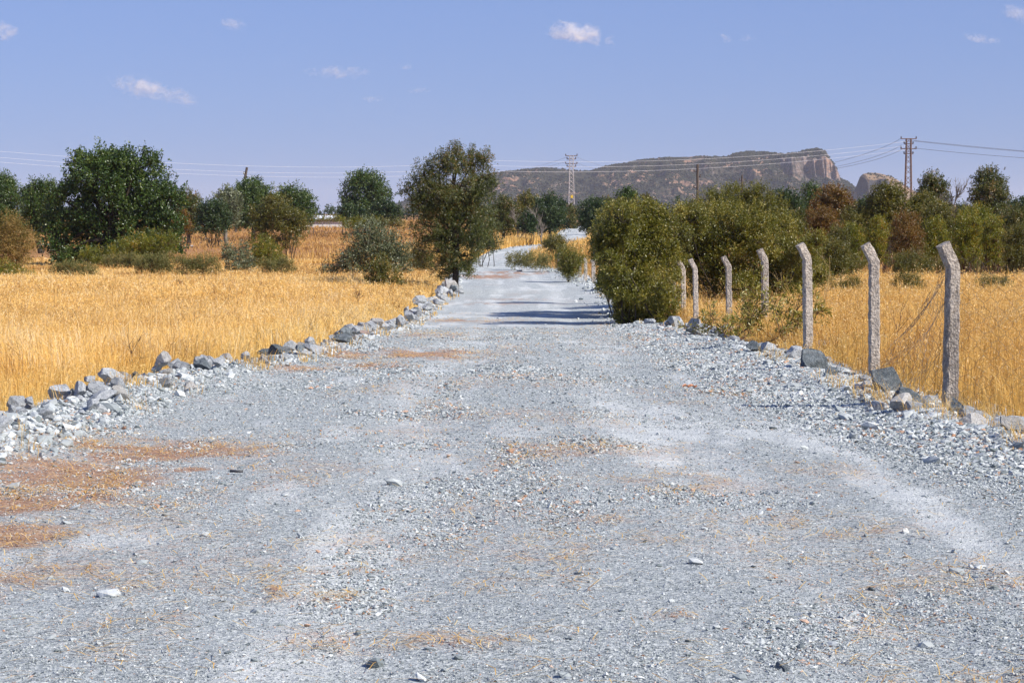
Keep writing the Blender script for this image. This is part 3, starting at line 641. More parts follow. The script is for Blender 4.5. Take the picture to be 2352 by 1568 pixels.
# --- left background
for i, (b, D, kd, lab, nm, cat) in enumerate([
    ((-60, 60, 385, 545), 165, 'oak', 'broad green tree cut off by the left edge of the photo', 'broad_tree', 'tree'),
    ((40, 150, 398, 540), 158, 'oak', 'leaning broad-crowned tree between the left edge and the large oak', 'broad_tree', 'tree'),
    ((395, 470, 432, 545), 190, 'mixed', 'slender green tree just right of the large oak', 'slender_tree', 'tree'),
    ((448, 535, 455, 545), 180, 'dark', 'dense dark green bush with foliage down to the orange ground', 'dense_bush', 'bush'),
    ((485, 560, 425, 520), 200, 'silver', 'pale wispy tree left of the dark tree under the leaning pole', 'wispy_tree', 'tree'),
    ((520, 645, 405, 525), 210, 'oak', 'dark rounded tree with the leaning pole rising behind it', 'rounded_tree', 'tree'),
    ((610, 730, 422, 522), 215, 'oak', 'round-topped green tree above the olive bush', 'rounded_tree', 'tree'),
    ((776, 906, 380, 512), 250, 'oak', 'open-crowned tree standing by itself beside the white roof', 'open_tree', 'tree'),
    ((770, 850, 470, 515), 235, 'dark', 'low dark thicket at the foot of the open-crowned tree', 'thicket', 'bush'),
    ((845, 925, 455, 515), 240, 'dark', 'low dark trees between the open-crowned tree and the roadside tree', 'thicket', 'bush'),
    ((395, 440, 480, 535), 165, 'rust', 'small rust-brown bush between the oak and the dense dark bush', 'rusty_bush', 'bush'),
    ((640, 690, 500, 548), 150, 'olive', 'small olive shrub with dark stems right of the rounded olive bush', 'small_bush', 'bush'),
    # centre
    ((1125, 1195, 448, 548), 190, 'mixed', 'green tree just right of the roadside tree at the start of the bend', 'bend_tree', 'tree'),
    ((1178, 1250, 436, 530), 225, 'olive', 'yellowing tree left of the lattice pylon', 'yellowing_tree', 'tree'),
    ((1222, 1305, 440, 545), 205, 'dark', 'dark green tree beside the bend, under the lattice pylon', 'bend_tree', 'tree'),
    ((1190, 1240, 485, 552), 185, 'dark', 'dark rounded bush beside the bend with orange grass at its foot', 'bend_bush', 'bush'),
    ((1285, 1330, 470, 530), 290, 'mixed', 'green tree directly below the lattice pylon', 'pylon_foot_tree', 'tree'),
    ((1322, 1408, 450, 556), 205, 'dark', 'dark dense tree overhanging the far stretch of road on its right', 'overhanging_tree', 'tree'),
    ((1365, 1425, 452, 520), 240, 'mixed', 'brownish-topped tree behind the overhanging dark tree', 'brown_topped_tree', 'tree'),
    ((1412, 1466, 430, 490), 160, 'oak', 'small green treetop showing above the big roadside bush', 'small_tree', 'tree'),
    ((1466, 1500, 445, 500), 170, 'olive', 'thin sparse treetop right of the small green treetop', 'sparse_tree', 'tree'),
    # right
    ((1762, 1845, 425, 540), 125, 'dark', 'dark green tree in front of the pink cliff', 'dark_tree', 'tree'),
    ((1838, 1890, 405, 520), 130, 'oak', 'narrow dark green tree under the cliff end of the mountain', 'narrow_tree', 'tree'),
    ((1858, 1962, 418, 545), 118, 'rust', 'rust-brown tree in front of the end of the mountain', 'rusty_tree', 'tree'),
    ((1955, 2020, 450, 545), 130, 'dark', 'dark green tree between the rust-brown tree and the wide olive tree', 'dark_tree', 'tree'),
    ((1985, 2090, 412, 545), 112, 'olive', 'wide olive-green tree with visible branches below the butte', 'wide_tree', 'tree'),
    ((2070, 2175, 440, 545), 114, 'olive', 'olive-green tree at the foot of the right-hand pylon', 'wide_tree', 'tree'),
    ((2098, 2182, 390, 500), 130, 'mixed', 'open green treetop just right of the right-hand pylon', 'open_tree', 'tree'),
    ((2218, 2322, 376, 530), 125, 'mixed', 'rounded open tree standing highest near the right edge', 'rounded_tree', 'tree'),
    ((2150, 2240, 465, 550), 135, 'dark', 'dark green thicket below the bare tree', 'thicket', 'bush'),
    ((2300, 2410, 450, 550), 130, 'dark', 'dark green trees cut off by the right edge of the photo', 'thicket', 'bush'),
    ((2215, 2305, 490, 550), 122, 'dark', 'dark green undergrowth below the rounded open tree', 'thicket', 'bush'),
    ((1800, 1880, 480, 570), 100, 'mixed', 'mid-green bush between the willow-leaved bush and the rust-brown tree', 'green_bush', 'bush'),
]):
    base = 'tree' if cat == 'tree' else 'bush'
    P_(nm, lab, cat, auto_lobes(b[0] + (b[1] - b[0]) * .05, b[1] - (b[1] - b[0]) * .05, b[2] + (b[3] - b[2]) * .09, min(b[3], 535), n=11 if b[1] - b[0] > 60 else 8, seed=i, gap=0.0), D, (b[0] + b[1]) / 2, kd, 1 if cat == 'tree' else 10, .09, .5,
       .7 if 'open' in nm or 'sparse' in nm or 'wispy' in nm else 1., .9 if kd in ('mixed', 'silver', 'olive', 'rust') else .5, seed=30 + i)
# --- thin many-stemmed shrubs beyond the fence
OR = [((1925, 1990, 515, 632), 98, 'lime', 'yellow-green many-stemmed shrub left of the two beside the reddish one'),
      ((1985, 2045, 500, 628), 96, 'lime', 'yellow-green many-stemmed shrub just left of the reddish dark-stemmed shrub'),
      ((2038, 2122, 488, 636), 92, 'rust', 'reddish shrub with dark upright stems between the last two concrete posts'),
      ((2115, 2180, 500, 622), 97, 'lime', 'green many-stemmed shrub rising behind the nearest concrete post'),
      ((2185, 2262, 485, 628), 90, 'lime', 'yellow-green many-stemmed shrub just right of the nearest concrete post'),
      ((2250, 2310, 500, 630), 88, 'lime', 'yellow-green shrub with a cluster of dark stems, second from the right edge'),
      ((2300, 2380, 515, 636), 86, 'olive', 'yellow-green many-stemmed shrub cut off by the right edge'),
      ((1840, 1930, 480, 600), 95, 'rust', 'reddish-brown shrub behind the fifth and sixth concrete posts'),
      ((1900, 1950, 520, 620), 92, 'olive', 'olive shrub between the reddish-brown shrub and the yellow-green ones')]
for i, (b, D, kd, lab) in enumerate(OR):
    P_('stemmed_shrub', lab, 'shrub', auto_lobes(*b, n=9, seed=70 + i, gap=.16), D, (b[0] + b[1]) / 2, kd, 30, .07, .32, .62, .9, seed=90 + i, group='many-stemmed shrubs in the field behind the fence', up=.8)
FILL = [((1925, 2020, 470, 590), 112, 'olive', 'olive-green bush filling the gap right of the rust-brown tree'),
        ((2010, 2110, 480, 585), 116, 'mixed', 'green bush behind the reddish dark-stemmed shrub'),
        ((2095, 2200, 470, 585), 112, 'olive', 'olive-green bush behind the top of the nearest concrete post'),
        ((2190, 2290, 475, 590), 110, 'lime', 'yellow-green bush under the rounded open tree'),
        ((2280, 2400, 480, 590), 108, 'mixed', 'green bush cut off by the right edge, behind the yellow-green shrubs'),
        ((1875, 1950, 555, 640), 84, 'olive', 'low olive bush at the right end of the spreading bush'),
        ((1560, 1660, 480, 600), 90, 'hedge', 'olive bush filling behind the gap between the two big roadside bushes'),
        ((1370, 1470, 465, 560), 66, 'hedge', 'far left shoulder of the roadside bushes beside the dark overhanging tree')]
for i, (b, D, kd, lab) in enumerate(FILL):
    P_('bush', lab, 'bush', auto_lobes(*b, n=9, seed=150 + i), D, (b[0] + b[1]) / 2, kd, 12, .07, .36, .9, .8, seed=160 + i, up=.6)
# --- weeds
WD = [((1160, 1225, 582, 624), 113, 'weed', 'grey-green weed clump at the left end of the patch in the middle of the road'),
      ((1205, 1275, 584, 628), 108, 'weed', 'straw-coloured weed clump at the right end of the patch in the road'),
      ((1258, 1292, 542, 600), 125, 'olive', 'wispy green weed standing where the road disappears behind the weeds'),
      ((1282, 1334, 568, 652), 93, 'hedge', 'small green bush among the far fence posts beside the road'),
      ((110, 230, 622, 660), 88, 'weed', 'low grey-green weeds in front of the large oak, on its left'),
      ((310, 400, 605, 650), 93, 'weed', 'low grey-green weeds in front of the large oak, on its right'),
      ((395, 510, 590, 645), 97, 'weed', 'low grey-green weeds between the oak and the grey-leaved shrub'),
      ((590, 680, 615, 650), 97, 'weed', 'low grey-green weeds below the reddening bush'),
      ((1770, 1910, 600, 700), 52, 'hedge', 'low tangled green weeds behind the fifth and sixth concrete posts'),
      ((2040, 2150, 600, 668), 60, 'olive', 'low green weeds left of the nearest concrete post'),
      ((1900, 1990, 605, 660), 70, 'olive', 'low olive weeds in the dry grass between the sixth and seventh posts'),
      ((2140, 2240, 610, 650), 85, 'weed', 'pale low weeds just behind the nearest concrete post'),
      ((2230, 2360, 612, 655), 84, 'weed', 'pale low weeds under the right-hand yellow-green shrubs'),
      ((1640, 1780, 640, 715), 58, 'olive', 'low olive weeds in the grass behind the fourth and fifth posts'),
      ((930, 1010, 600, 640), 96, 'weed', 'straw-coloured weeds at the left foot of the roadside tree'),
      ((230, 330, 605, 632), 105, 'weed', 'pale weeds hiding the foot of the large oak'),
      ((2050, 2130, 650, 706), 60, 'olive', 'knee-high olive weeds in the dry grass between the last two posts'),
      ((1905, 1985, 655, 700), 60, 'olive', 'knee-high olive weeds in the dry grass right of the sixth post'),
      ((2240, 2330, 655, 700), 60, 'weed', 'straggly weeds in the dry grass behind the wire netting'),
      ((1780, 1850, 665, 725), 50, 'hedge', 'knee-high green weeds between the fifth and sixth posts'),
      ((780, 880, 505, 532), 190, 'lime', 'low yellow-green vines below the open-crowned tree'),
      ((700, 790, 502, 515), 230, 'lime', 'low green vines in front of the white roof'),
      ((860, 935, 508, 530), 180, 'olive', 'low green vines left of the roadside tree')]
for i, (b, D, kd, lab) in enumerate(WD):
    n = max(3, int((b[1] - b[0]) / max(8, (b[3] - b[2]) * .5)))
    if b[2] > 595: b = (b[0], b[1], b[2] - 18, b[3] - 8)
    rr0 = (b[3] - b[2]) * .42; rg = random.Random(i)
    lb = [(b[0] + rr0 * .7 + (b[1] - b[0] - rr0 * 1.4) * (j + .5) / n, b[2] + rr0 + rg.uniform(-.1, .25) * rr0, rr0 * rg.uniform(.7, .95)) for j in range(n)]
    D = dist_at(b[3] - 2) if b[3] > 560 else D
    P_('weed_clump', lab, 'weeds', lb, D, (b[0] + b[1]) / 2, kd, 10, .06, .25, .8 if kd == 'weed' else .8, .9, seed=120 + i, up=1.)
# --- far treeline
FT = []
rg = random.Random(5); xx = -30
while xx < 2400:
    wpx = rg.uniform(60, 110); top = rg.uniform(458, 478)
    FT.append((xx, xx + wpx, top)); xx += wpx * rg.uniform(.72, .9)
for i, (a, b_, top) in enumerate(FT):
    P_('treeline_tree', 'dark green tree in the distant row of trees along the horizon', 'tree', auto_lobes(a, b_, top, 506, n=5, seed=200 + i, gap=0), 420 + (i % 4) * 25, (a + b_) / 2,
       'dark' if i % 3 else 'oak', 1, .2, .6, .8, .2, seed=200 + i, group='trees of the distant treeline')
for a, k in PL: plant(*a, **k)

# ------------------------------------------------------------------ bare trees and dry stalks
def bare_plant(name, label, cat, px, py0, py1, D, mat, seed, forks=5, spread=.5, depth=3, r0=.05, part='branches', group=None):
    rng = np.random.default_rng(seed); s = FP / D; fx = (px - CX) / s; fz = float(height(fx, D)) - .05
    H = max(.2, ZC - (py0 - HOR) / s - fz)
    root = obj(name, None, loc=(fx, D, fz), label=label, cat=cat, group=group); paths = []
    def grow(p, d, L, r, lev):
        e = p + d * L; P = curve(p, e, 5, .05, 0, rng); paths.append((P, np.linspace(r, r * .6, 5)))
        if lev == 0: return
        for _ in range(forks):
            t = rng.uniform(.3, 1); q = P[int(t * 4)]
            nd = d + rng.normal(0, spread, 3); nd[2] = abs(nd[2]) * .8 + .25; nd /= np.linalg.norm(nd)
            grow(q, nd, L * rng.uniform(.45, .7), r * .55, lev - 1)
    grow(np.zeros(3), np.array([rng.normal(0, .05), 0, 1.]), H * .55, r0, depth)
    tr = paths[:1]; br = paths[1:]
    V, F = tubes(tr, 6); obj('trunk' if cat == 'tree' else 'stalk', mesh_np('trunk', V, F, smooth=True), mat, root)
    V, F = tubes(br, 4); V[:, 2] *= H / max(V[:, 2].max(), .1)
    obj(part, mesh_np(part, V, F, smooth=True), mat, root); return root
bare_plant('bare_tree', 'leafless grey tree between the two right-hand treetops', 'tree', 2184, 404, 500, 125, GREYBARK, 3, 5, .5, 4, .07)
bare_plant('bare_tree', 'pale dead branches sticking out left of the lattice pylon', 'tree', 1247, 468, 540, 180, GREYBARK, 5, 4, .6, 3, .06)
bare_plant('bare_tree', 'pale dead branches left of the yellowing tree by the bend', 'tree', 1193, 470, 540, 185, GREYBARK, 15, 4, .6, 3, .06)
for i, (px, py0, py1, D, m, lab) in enumerate([
    (412, 640, 680, 78, REDBARK, 'small bare reddish twiggy plant in the grass before the oak'),
    (825, 655, 722, 60, REDBARK, 'wide bare twiggy bush in the grass in front of the green shrub'),
    (715, 730, 790, 36, REDBARK, 'dark dry twiggy weed near the rocks in the left field'),
    (300, 755, 830, 27, REDBARK, 'thin dark dry stalk above the left rock bank'),
    (1705, 640, 720, 47, STALK, 'tall pale dry stalk between the fourth and fifth concrete posts'),
    (1898, 560, 700, 46, STALK, 'tall pale forked dry stalk just right of the sixth concrete post'),
    (1800, 620, 720, 40, STALK, 'thin pale dry stalk just left of the sixth concrete post'),
    (2063, 672, 750, 30, REDBARK, 'upright reddish dried flower spike between the last two posts'),
    (2290, 640, 700, 30, STALK, 'dry thistle stalk behind the wire netting at right'),
    (60, 850, 900, 23, STALK, 'pale leaning dry stalk above the rocks at the left edge')]):
    bare_plant('dry_stalk', lab, 'dry plant', px, py0, py1, D, m, 40 + i, 5 if m is REDBARK else 3, .6, 2 if D < 40 else 3, .006 * max(1, D / 35), 'twigs')

# ------------------------------------------------------------------ rocks
RM = []
for i in range(14):
    r_ = np.random.default_rng(300 + i); V = faceted(ICO4[0], r_, int(r_.integers(15, 22)), .38, .78)
    d = V / np.linalg.norm(V, axis=1)[:, None]
    V = V * (1 + .10 * (fbm(d[:, 0] * 3 + 5, d[:, 1] * 3 + d[:, 2] * 4, 4, 300 + i) - .5)[:, None] + .03 * (fbm(d[:, 0] * 12, d[:, 1] * 12 + d[:, 2] * 9, 2, 5)[:, None] - .5))
    V = V / np.abs(V).max(0)
    RM.append((V, ICO4[1]))
_rc = {}
def rock(name, label, x, y, w_, d_, h_, mat, var, rz=0., rx=0., ry=0., sink=.25, group=None, zoff=0.):
    key = (var, mat.name)
    if key not in _rc:
        m = mesh_np('rock', RM[var][0], RM[var][1]); m.materials.append(mat); _rc[key] = m
    zb = max(float(road_h(x, y)), float(height(x, y)))
    o = obj(name, _rc[key], None, None, (x, y, zb + h_ * .5 * (1 - 2 * sink) + zoff), label, 'rock', group)
    o.scale = (w_ / 2, d_ / 2, h_ / 2); o.rotation_euler = (rx, ry, rz); return o
def rock_px(name, label, x0, x1, y0, y1, mat, var, rz=0., rx=0., ry=0., dk=.8):
    D = dist_at(y1 - (y1 - y0) * .12); s = FP / D; w_ = (x1 - x0) / s; h_ = (y1 - y0) / s
    x = ((x0 + x1) / 2 - CX) / s
    o = rock(name, label, x, D, w_ * 1.03, w_ * dk, h_ * 1.1, mat, var, rz, rx, ry, 0, None)
    o.location.z = ZC - ((y0 + y1) / 2 - HOR) / s
HR = [
 ('boulder', 'dark rough rounded boulder at the foot of the sixth concrete post', 1824, 1900, 803, 870, ROCKD, 0, .3),
 ('slab_rock', 'pointed blue-grey slab leaning by the foot of the seventh concrete post', 1990, 2078, 842, 938, ROCKD, 1, .1),
 ('boulder', 'broad humped grey boulder left of the nearest concrete post', 2036, 2152, 893, 972, ROCKD, 2, .2),
 ('slab_rock', 'long flat grey slab at the right edge of the photo', 2235, 2400, 955, 1008, ROCK, 3, .1),
 ('wedge_rock', 'dark wedge-shaped rock left of the pointed slab', 1945, 1992, 884, 925, ROCKD, 4, .5),
 ('pale_rock', 'pale upright rock left of the dark boulder, the nearer of two', 1808, 1836, 806, 848, ROCK, 5, .2),
 ('pale_rock', 'pale rounded rock left of the dark boulder, the farther of two', 1780, 1812, 808, 840, ROCK, 6, 1.),
 ('pink_rock', 'reddish flat rock in the heap left of the third concrete post', 1482, 1545, 745, 765, ROCKP, 7, .2),
 ('pale_rock', 'pale block at the right end of the heap by the third concrete post', 1550, 1588, 744, 768, ROCK, 8, .4),
 ('grey_rock', 'grey pointed rock on top of the heap by the third concrete post', 1500, 1525, 731, 752, ROCK, 9, .6),
 ('grey_rock', 'grey rock in the middle of the heap by the third concrete post', 1520, 1556, 738, 762, ROCK, 10, .1),
 ('round_rock', 'round brownish-grey rock by the grass above the dark boulder rubble', 1905, 1948, 876, 904, ROCKB, 11, .1),
 ('flat_rock', 'low flat sandy-grey rock in front of the cut branches', 1660, 1740, 786, 806, ROCKB, 3, .3),
 ('grey_rock', 'grey angular rock half under the cut branches', 1612, 1660, 768, 792, ROCKD, 4, .7),
 ('round_boulder', 'round pale boulder on top of the left bank', 123, 168, 882, 926, ROCK, 6, .4),
 ('pale_boulder', 'largest pale boulder on top of the left bank', 186, 246, 884, 942, ROCK, 2, .8),
 ('dark_rock', 'dark wedge-shaped rock right of the largest pale boulder', 238, 268, 896, 940, ROCKD, 1, .3),
 ('pale_rock', 'small pale rock between the two big boulders of the left bank', 168, 190, 886, 912, ROCK, 8, .2),
 ('grey_rock', 'wide grey rock under the round pale boulder', 118, 196, 914, 948, ROCK, 10, .1),
 ('dark_rock', 'dark angular rock lying in the brown earth on the left shoulder', 100, 142, 1018, 1052, ROCKD, 4, .2),
 ('grey_rock', 'grey rock at the road edge below the dark angular rock', 60, 112, 1058, 1090, ROCK, 12, .5),
 ('grey_rock', 'upright grey rock leaning at the very left edge of the bank', -15, 22, 975, 1022, ROCKD, 9, .3),
 ('tan_rock', 'upright tan rock in the middle stretch of the left bank', 324, 352, 893, 932, ROCKB, 5, .1),
 ('tan_rock', 'leaning tan rock just right of the upright tan rock', 348, 376, 896, 930, ROCKB, 8, .8),
 ('pale_rock', 'tall pale rock where the left bank rises again', 448, 486, 863, 896, ROCK, 0, .2),
 ('slab_rock', 'long pale slab lying along the top of the left bank', 484, 560, 846, 878, ROCK, 3, .15),
 ('dark_rock', 'dark gap-toothed rock below the long pale slab', 556, 586, 838, 862, ROCKD, 12, .3),
 ('round_rock', 'round tan rock beside the grass on the left bank', 590, 632, 812, 838, ROCKB, 11, .3),
 ('grey_rock', 'blocky grey rock just right of the round tan rock', 634, 674, 812, 838, ROCK, 13, .2),
 ('dark_rock', 'small dark rock alone at the road edge on brown earth', 722, 752, 829, 842, ROCKD, 6, .1),
 ('slab_rock', 'thin pale slab half hidden in the dry grass', 752, 800, 787, 806, ROCK, 1, .2),
 ('pink_rock', 'pinkish-white rock by the grass, left of the grey block', 818, 848, 757, 780, ROCKP, 7, .2),
 ('pale_rock', 'pale rock topping the small heap beside the pinkish one', 843, 876, 752, 774, ROCK, 13, .1),
 ('grey_rock', 'square grey block in the left bank below the standing slab', 880, 924, 744, 764, ROCKD, 10, .2),
 ('standing_slab', 'thin pale slab standing upright in the left bank', 922, 946, 702, 734, ROCK, 1, 1.2),
 ('pale_rock', 'pale pointed rock beyond the standing slab', 960, 1000, 690, 718, ROCK, 9, .3),
 ('pale_rock', 'pale blocky rock just before the roadside tree', 1002, 1036, 677, 698, ROCK, 13, .3),
 ('pale_rock', 'pale rock stack at the foot of the roadside tree', 1044, 1066, 662, 680, ROCK, 5, .3),
 ('pale_rock', 'small round pale rock at the tip of the weed patch in the road', 1186, 1203, 617, 626, ROCK, 6, .2),
 ('white_rock', 'white-topped pale rock half buried at the bottom of the photo', 655, 722, 1536, 1556, ROCKP, 3, .2),
 ('dark_rock', 'dark blue-grey broken rock lump at the bottom edge right of centre', 1770, 1850, 1530, 1580, ROCKD, 12, .2),
]
for i, h in enumerate(HR):
    rock_px(h[0], h[1], h[2], h[3], h[4], h[5], h[6], h[7], h[8])
n = 0
def bank_rocks(cnt, side, d0, d1, lab, grp, smax, off, sp, seed):
    rg = np.random.default_rng(seed)
    for i in range(cnt):
        D = d0 * (d1 / d0) ** rg.uniform(0, 1); s_ = min(smax, float(np.exp(rg.normal(math.log(.13), .42)))) * (1 + max(0, D - 24) / 42)
        x = float(rl(D)) - .12 - (float(padl(D))) * rg.beta(2.2, 1.2) if side < 0 else float(rr(D)) + off + rg.normal(0, sp)
        mat = ([ROCK] * 8 + [ROCKD, ROCKD, ROCKB])[rg.integers(0, 11)]
        rock('bank_rock', lab, x, D, s_ * rg.uniform(.8, 1.35), s_ * rg.uniform(.7, 1.1), s_ * rg.uniform(.5, .95), mat, int(rg.integers(0, 14)), rg.uniform(0, 6.28), rg.normal(0, .25), rg.normal(0, .25), .12, grp, max(0, rg.uniform(-.08, .07)) if side < 0 and D < 28 else .05 * (side < 0))
bank_rocks(200, -1, 14, 80, 'grey broken rock among the many heaped along the left edge of the road', 'rocks heaped along the left edge of the road', .23, .42, .22, 1)
bank_rocks(95, 1, 14, 50, 'grey broken rock among the many lying along the right edge of the road', 'rocks lying along the right edge of the road', .24, .3, .28, 2)

# ------------------------------------------------------------------ concrete posts
def concrete_post(label, px, D, hgt, lean=(0., 0.), yaw=.25, wdt=.118, seed=0, arm=.2, zb=-.3):
    import bmesh
    rng = np.random.default_rng(seed); fx = (px - CX) / FP * D; fz = ZC - float(drop(D)) - .03
    v = hgt - arm
    prof = [(0, zb)] + [(0, zb + (v - zb) * t) for t in np.linspace(0, 1, 34)[1:]] + [(-arm * .50 * t, v + arm * t) for t in np.linspace(0, 1, 7)[1:]]
    b = bmesh.new(); rings = []
    for i, (ox, z) in enumerate(prof):
        nxt = prof[min(i + 1, len(prof) - 1)]; prv = prof[max(i - 1, 0)]
        tx, tz = nxt[0] - prv[0], nxt[1] - prv[1]; L = math.hypot(tx, tz); tx, tz = tx / L, tz / L
        if i == 33: tx, tz = -.27, .963
        taper = 1 - .10 * z / hgt; ring = []; hw = wdt / 2 * taper; hd = .055 * taper; ch = .012
        for (u, q) in [(-hw + ch, -hd), (0, -hd), (hw - ch, -hd), (hw, -hd + ch), (hw, 0), (hw, hd - ch), (hw - ch, hd), (0, hd), (-hw + ch, hd), (-hw, hd - ch), (-hw, 0), (-hw, -hd + ch)]:
            j = rng.normal(0, .0032, 2); u += j[0]; q += j[1]
            ring.append(b.verts.new((ox + u * tz, q, z - u * tx)))
        rings.append(ring)
    for a, c in zip(rings, rings[1:]):
        for i in range(12): b.faces.new((a[i], a[(i + 1) % 12], c[(i + 1) % 12], c[i]))
    b.faces.new(rings[0][::-1]); b.faces.new(rings[-1])
    m = bpy.data.meshes.new('concrete_post'); b.normal_update(); b.to_mesh(m); b.free(); m.materials.append(CONC)
    o = obj('concrete_post', m, None, None, (fx, D, fz), label, 'fence post', 'bent-topped concrete fence posts')
    o.rotation_euler = (lean[1], lean[0], yaw); return o
nth = 'bent-topped concrete fence post'
CP = [('nearest ' + nth + ', with wire netting hanging on it', 2185, 20.0, 1.56, (.01, 0), .30, .118),
      ('rough grey ' + nth + ' second nearest to the camera, behind the pointed slab', 2010, 25.6, 1.55, (-.01, 0), .1, .118),
      ('light ' + nth + ' third nearest, with the dark boulder at its foot', 1858, 30.7, 1.56, (-.022, 0), .28, .118),
      (nth + ' fourth nearest, rising behind the cut branches', 1757, 38.5, 1.54, (.0, 0), .12, .118),
      (nth + ' fifth nearest, at the left end of the cut branches', 1676, 44, 1.52, (-.018, 0), .05, .118),
      (nth + ' sixth nearest, by the pale block of the rock heap', 1600, 47.5, 1.52, (-.025, 0), .05, .105),
      (nth + ' seventh nearest, the last one clear of the big bush', 1571, 53.5, 1.52, (-.02, 0), .05, .12),
      (nth + ' half hidden in the right side of the big bush', 1549, 57, 1.4, (-.02, 0), .05, .10),
      ('far ' + nth + ' nearest the left side of the big bush', 1363, 88, .98, (.0, 0), .05, .16),
      ('far ' + nth + ' second from the left side of the big bush', 1345, 90, .98, (.0, 0), .05, .14),
      ('far ' + nth + ' just right of the small green bush', 1332, 94, .95, (.0, 0), .05, .14),
      ('farthest ' + nth + ' at the end of the weed patch in the road', 1284, 104, .9, (.0, 0), .05, .16)]
for i, c in enumerate(CP): concrete_post(*c, seed=i, arm=.2 if i < 8 else .14)

# ------------------------------------------------------------------ wire netting
def netting(name, label, origin, ux, uz, cols, rows, cw, chh, deform, r=.0014, drop_=0.):
    seen = set(); paths = []; rng = np.random.default_rng(9)
    def pt(a, b): return deform(a, b)
    for j in range(rows):
        for i in range(cols):
            x0 = i * cw + (cw / 2 if j % 2 else 0); z0 = j * chh
            if rng.uniform() < drop_: continue
            for (a, b_, c, d) in [(x0, z0, x0, z0 + chh * .38), (x0, z0 + chh * .38, x0 + cw / 2, z0 + chh), (x0, z0 + chh * .38, x0 - cw / 2, z0 + chh)]:
                paths.append((np.array([pt(a, b_), pt((a + c) / 2, (b_ + d) / 2), pt(c, d)]), np.array([r, r, r])))
    V, F = tubes(paths, 3)
    return obj(name, mesh_np(name, V, F), WIRE, label=label, cat='wire netting')
px8 = (2185 - CX) / FP * 20.0; z8 = float(height(px8, 20.))
def d1(a, b):
    u = a / 1.9; sag = -.24 * math.sin(min(u, 1) * 1.4) * (b / 1.25)
    return np.array([px8 + .02 + a, 19.93 - .5 * a + .03 * math.sin(a * 7 + b * 5), z8 + .10 + b + sag + .02 * math.sin(a * 11 + b * 9)])
netting('wire_netting', 'loose hexagonal wire netting sagging away right of the nearest post', None, None, None, 17, 17, .115, .078, d1, .0013)
def d2(a, b):
    # torn piece pulled from the top of the nearest post down to the rocks on its left
    t = a / .9; x0 = px8 - .05 - t * (.12 + .75 * (1 - b / 1.2)); squeeze = .35 + .65 * (1 - b / 1.2)
    return np.array([x0 + .03 * math.sin(b * 14 + a * 9), 19.95 + .25 * t + .05 * math.sin(a * 13), z8 + .12 + b * (1.02 - .1 * t) - .22 * t * (b / 1.2)])
netting('wire_netting', 'crumpled torn wire netting stretched from the nearest post down to the humped boulder', None, None, None, 14, 19, .065, .064, d2, .0015)

# ------------------------------------------------------------------ cut branches by the posts
def cut_branch(label, pts, D, seed, r0=.02, twigs=14, tl=.5, group='cut branches heaped by the fence posts'):
    """pts: picture positions of the main stem"""
    rng = np.random.default_rng(seed); s = FP / D
    P = np.array([[(px - CX) / s, D + dd, ZC - (py - HOR) / s] for px, py, dd in pts])
    t = np.linspace(0, 1, 12); k = np.linspace(0, 1, len(P)); P = np.stack([np.interp(t, k, P[:, i]) for i in range(3)], 1); P += rng.normal(0, .012, P.shape)
    org = P[0].copy(); P = P - org
    root = obj('cut_branch', None, loc=tuple(org), label=label, cat='branch', group=group)
    paths = [(P, np.linspace(r0, r0 * .35, 12))]; B = []; Dr = []; Ln = []
    for i in range(twigs):
        q = P[rng.integers(3, 12)]; d = rng.normal(0, .55, 3) + (P[-1] - P[0]) / np.linalg.norm(P[-1] - P[0]) * .5 + np.array([0, 0, .55]); d /= np.linalg.norm(d); L = tl * rng.uniform(.4, 1.1)
        T = curve(q, q + d * L, 5, .07, 0, rng); paths.append((T, np.linspace(r0 * .3, .0025, 5)))
        for j in range(3):
            a = T[rng.integers(1, 5)]; dd = d + rng.normal(0, .6, 3); dd /= np.linalg.norm(dd); l2 = L * rng.uniform(.25, .5); B.append(a); Dr.append(dd); Ln.append(l2); paths.append((np.array([a, a + dd * l2]), np.array([.003, .002])))
    V, F = tubes(paths, 5); obj('stem', mesh_np('stem', V, F, smooth=True), REDBARK, root)
    V, F, T = leaves_along(np.array(B), np.array(Dr), np.array(Ln), 9, .085, rng.uniform(.4, 1, len(B)), rng, .26)
    obj('leaves', mesh_np('leaves', V, F, {'tint': T}), LM['hedge'], root)
cut_branch('long cut branch lying with its thick end on the gravel', [(1600, 815, 0), (1660, 795, 0), (1730, 772, .3), (1820, 770, .5)], 35.5, 1, .022, 16, .5)
cut_branch('cut branch arching up in front of the fourth nearest post', [(1640, 802, 0), (1700, 770, 0), (1745, 725, 0), (1760, 690, 0)], 35.8, 2, .014, 18, .45)
cut_branch('leafy cut branch leaning against the post with the dark boulder', [(1740, 800, 0), (1790, 770, 0), (1820, 730, 0), (1842, 700, 0)], 34, 3, .016, 20, .45)
cut_branch('cut branch reaching right behind the post with the dark boulder', [(1780, 800, 0), (1830, 780, .6), (1870, 745, .8), (1900, 720, .8)], 33, 4, .013, 16, .4)
cut_branch('twiggy cut branch spread low over the rocks left of the heap', [(1730, 790, 0), (1690, 775, 0), (1650, 760, 0), (1620, 748, 0)], 37, 5, .012, 18, .45)
cut_branch('cut branch standing upright in the middle of the heap', [(1700, 800, 0), (1712, 760, 0), (1722, 720, 0), (1730, 700, 0)], 36.5, 6, .012, 16, .4)

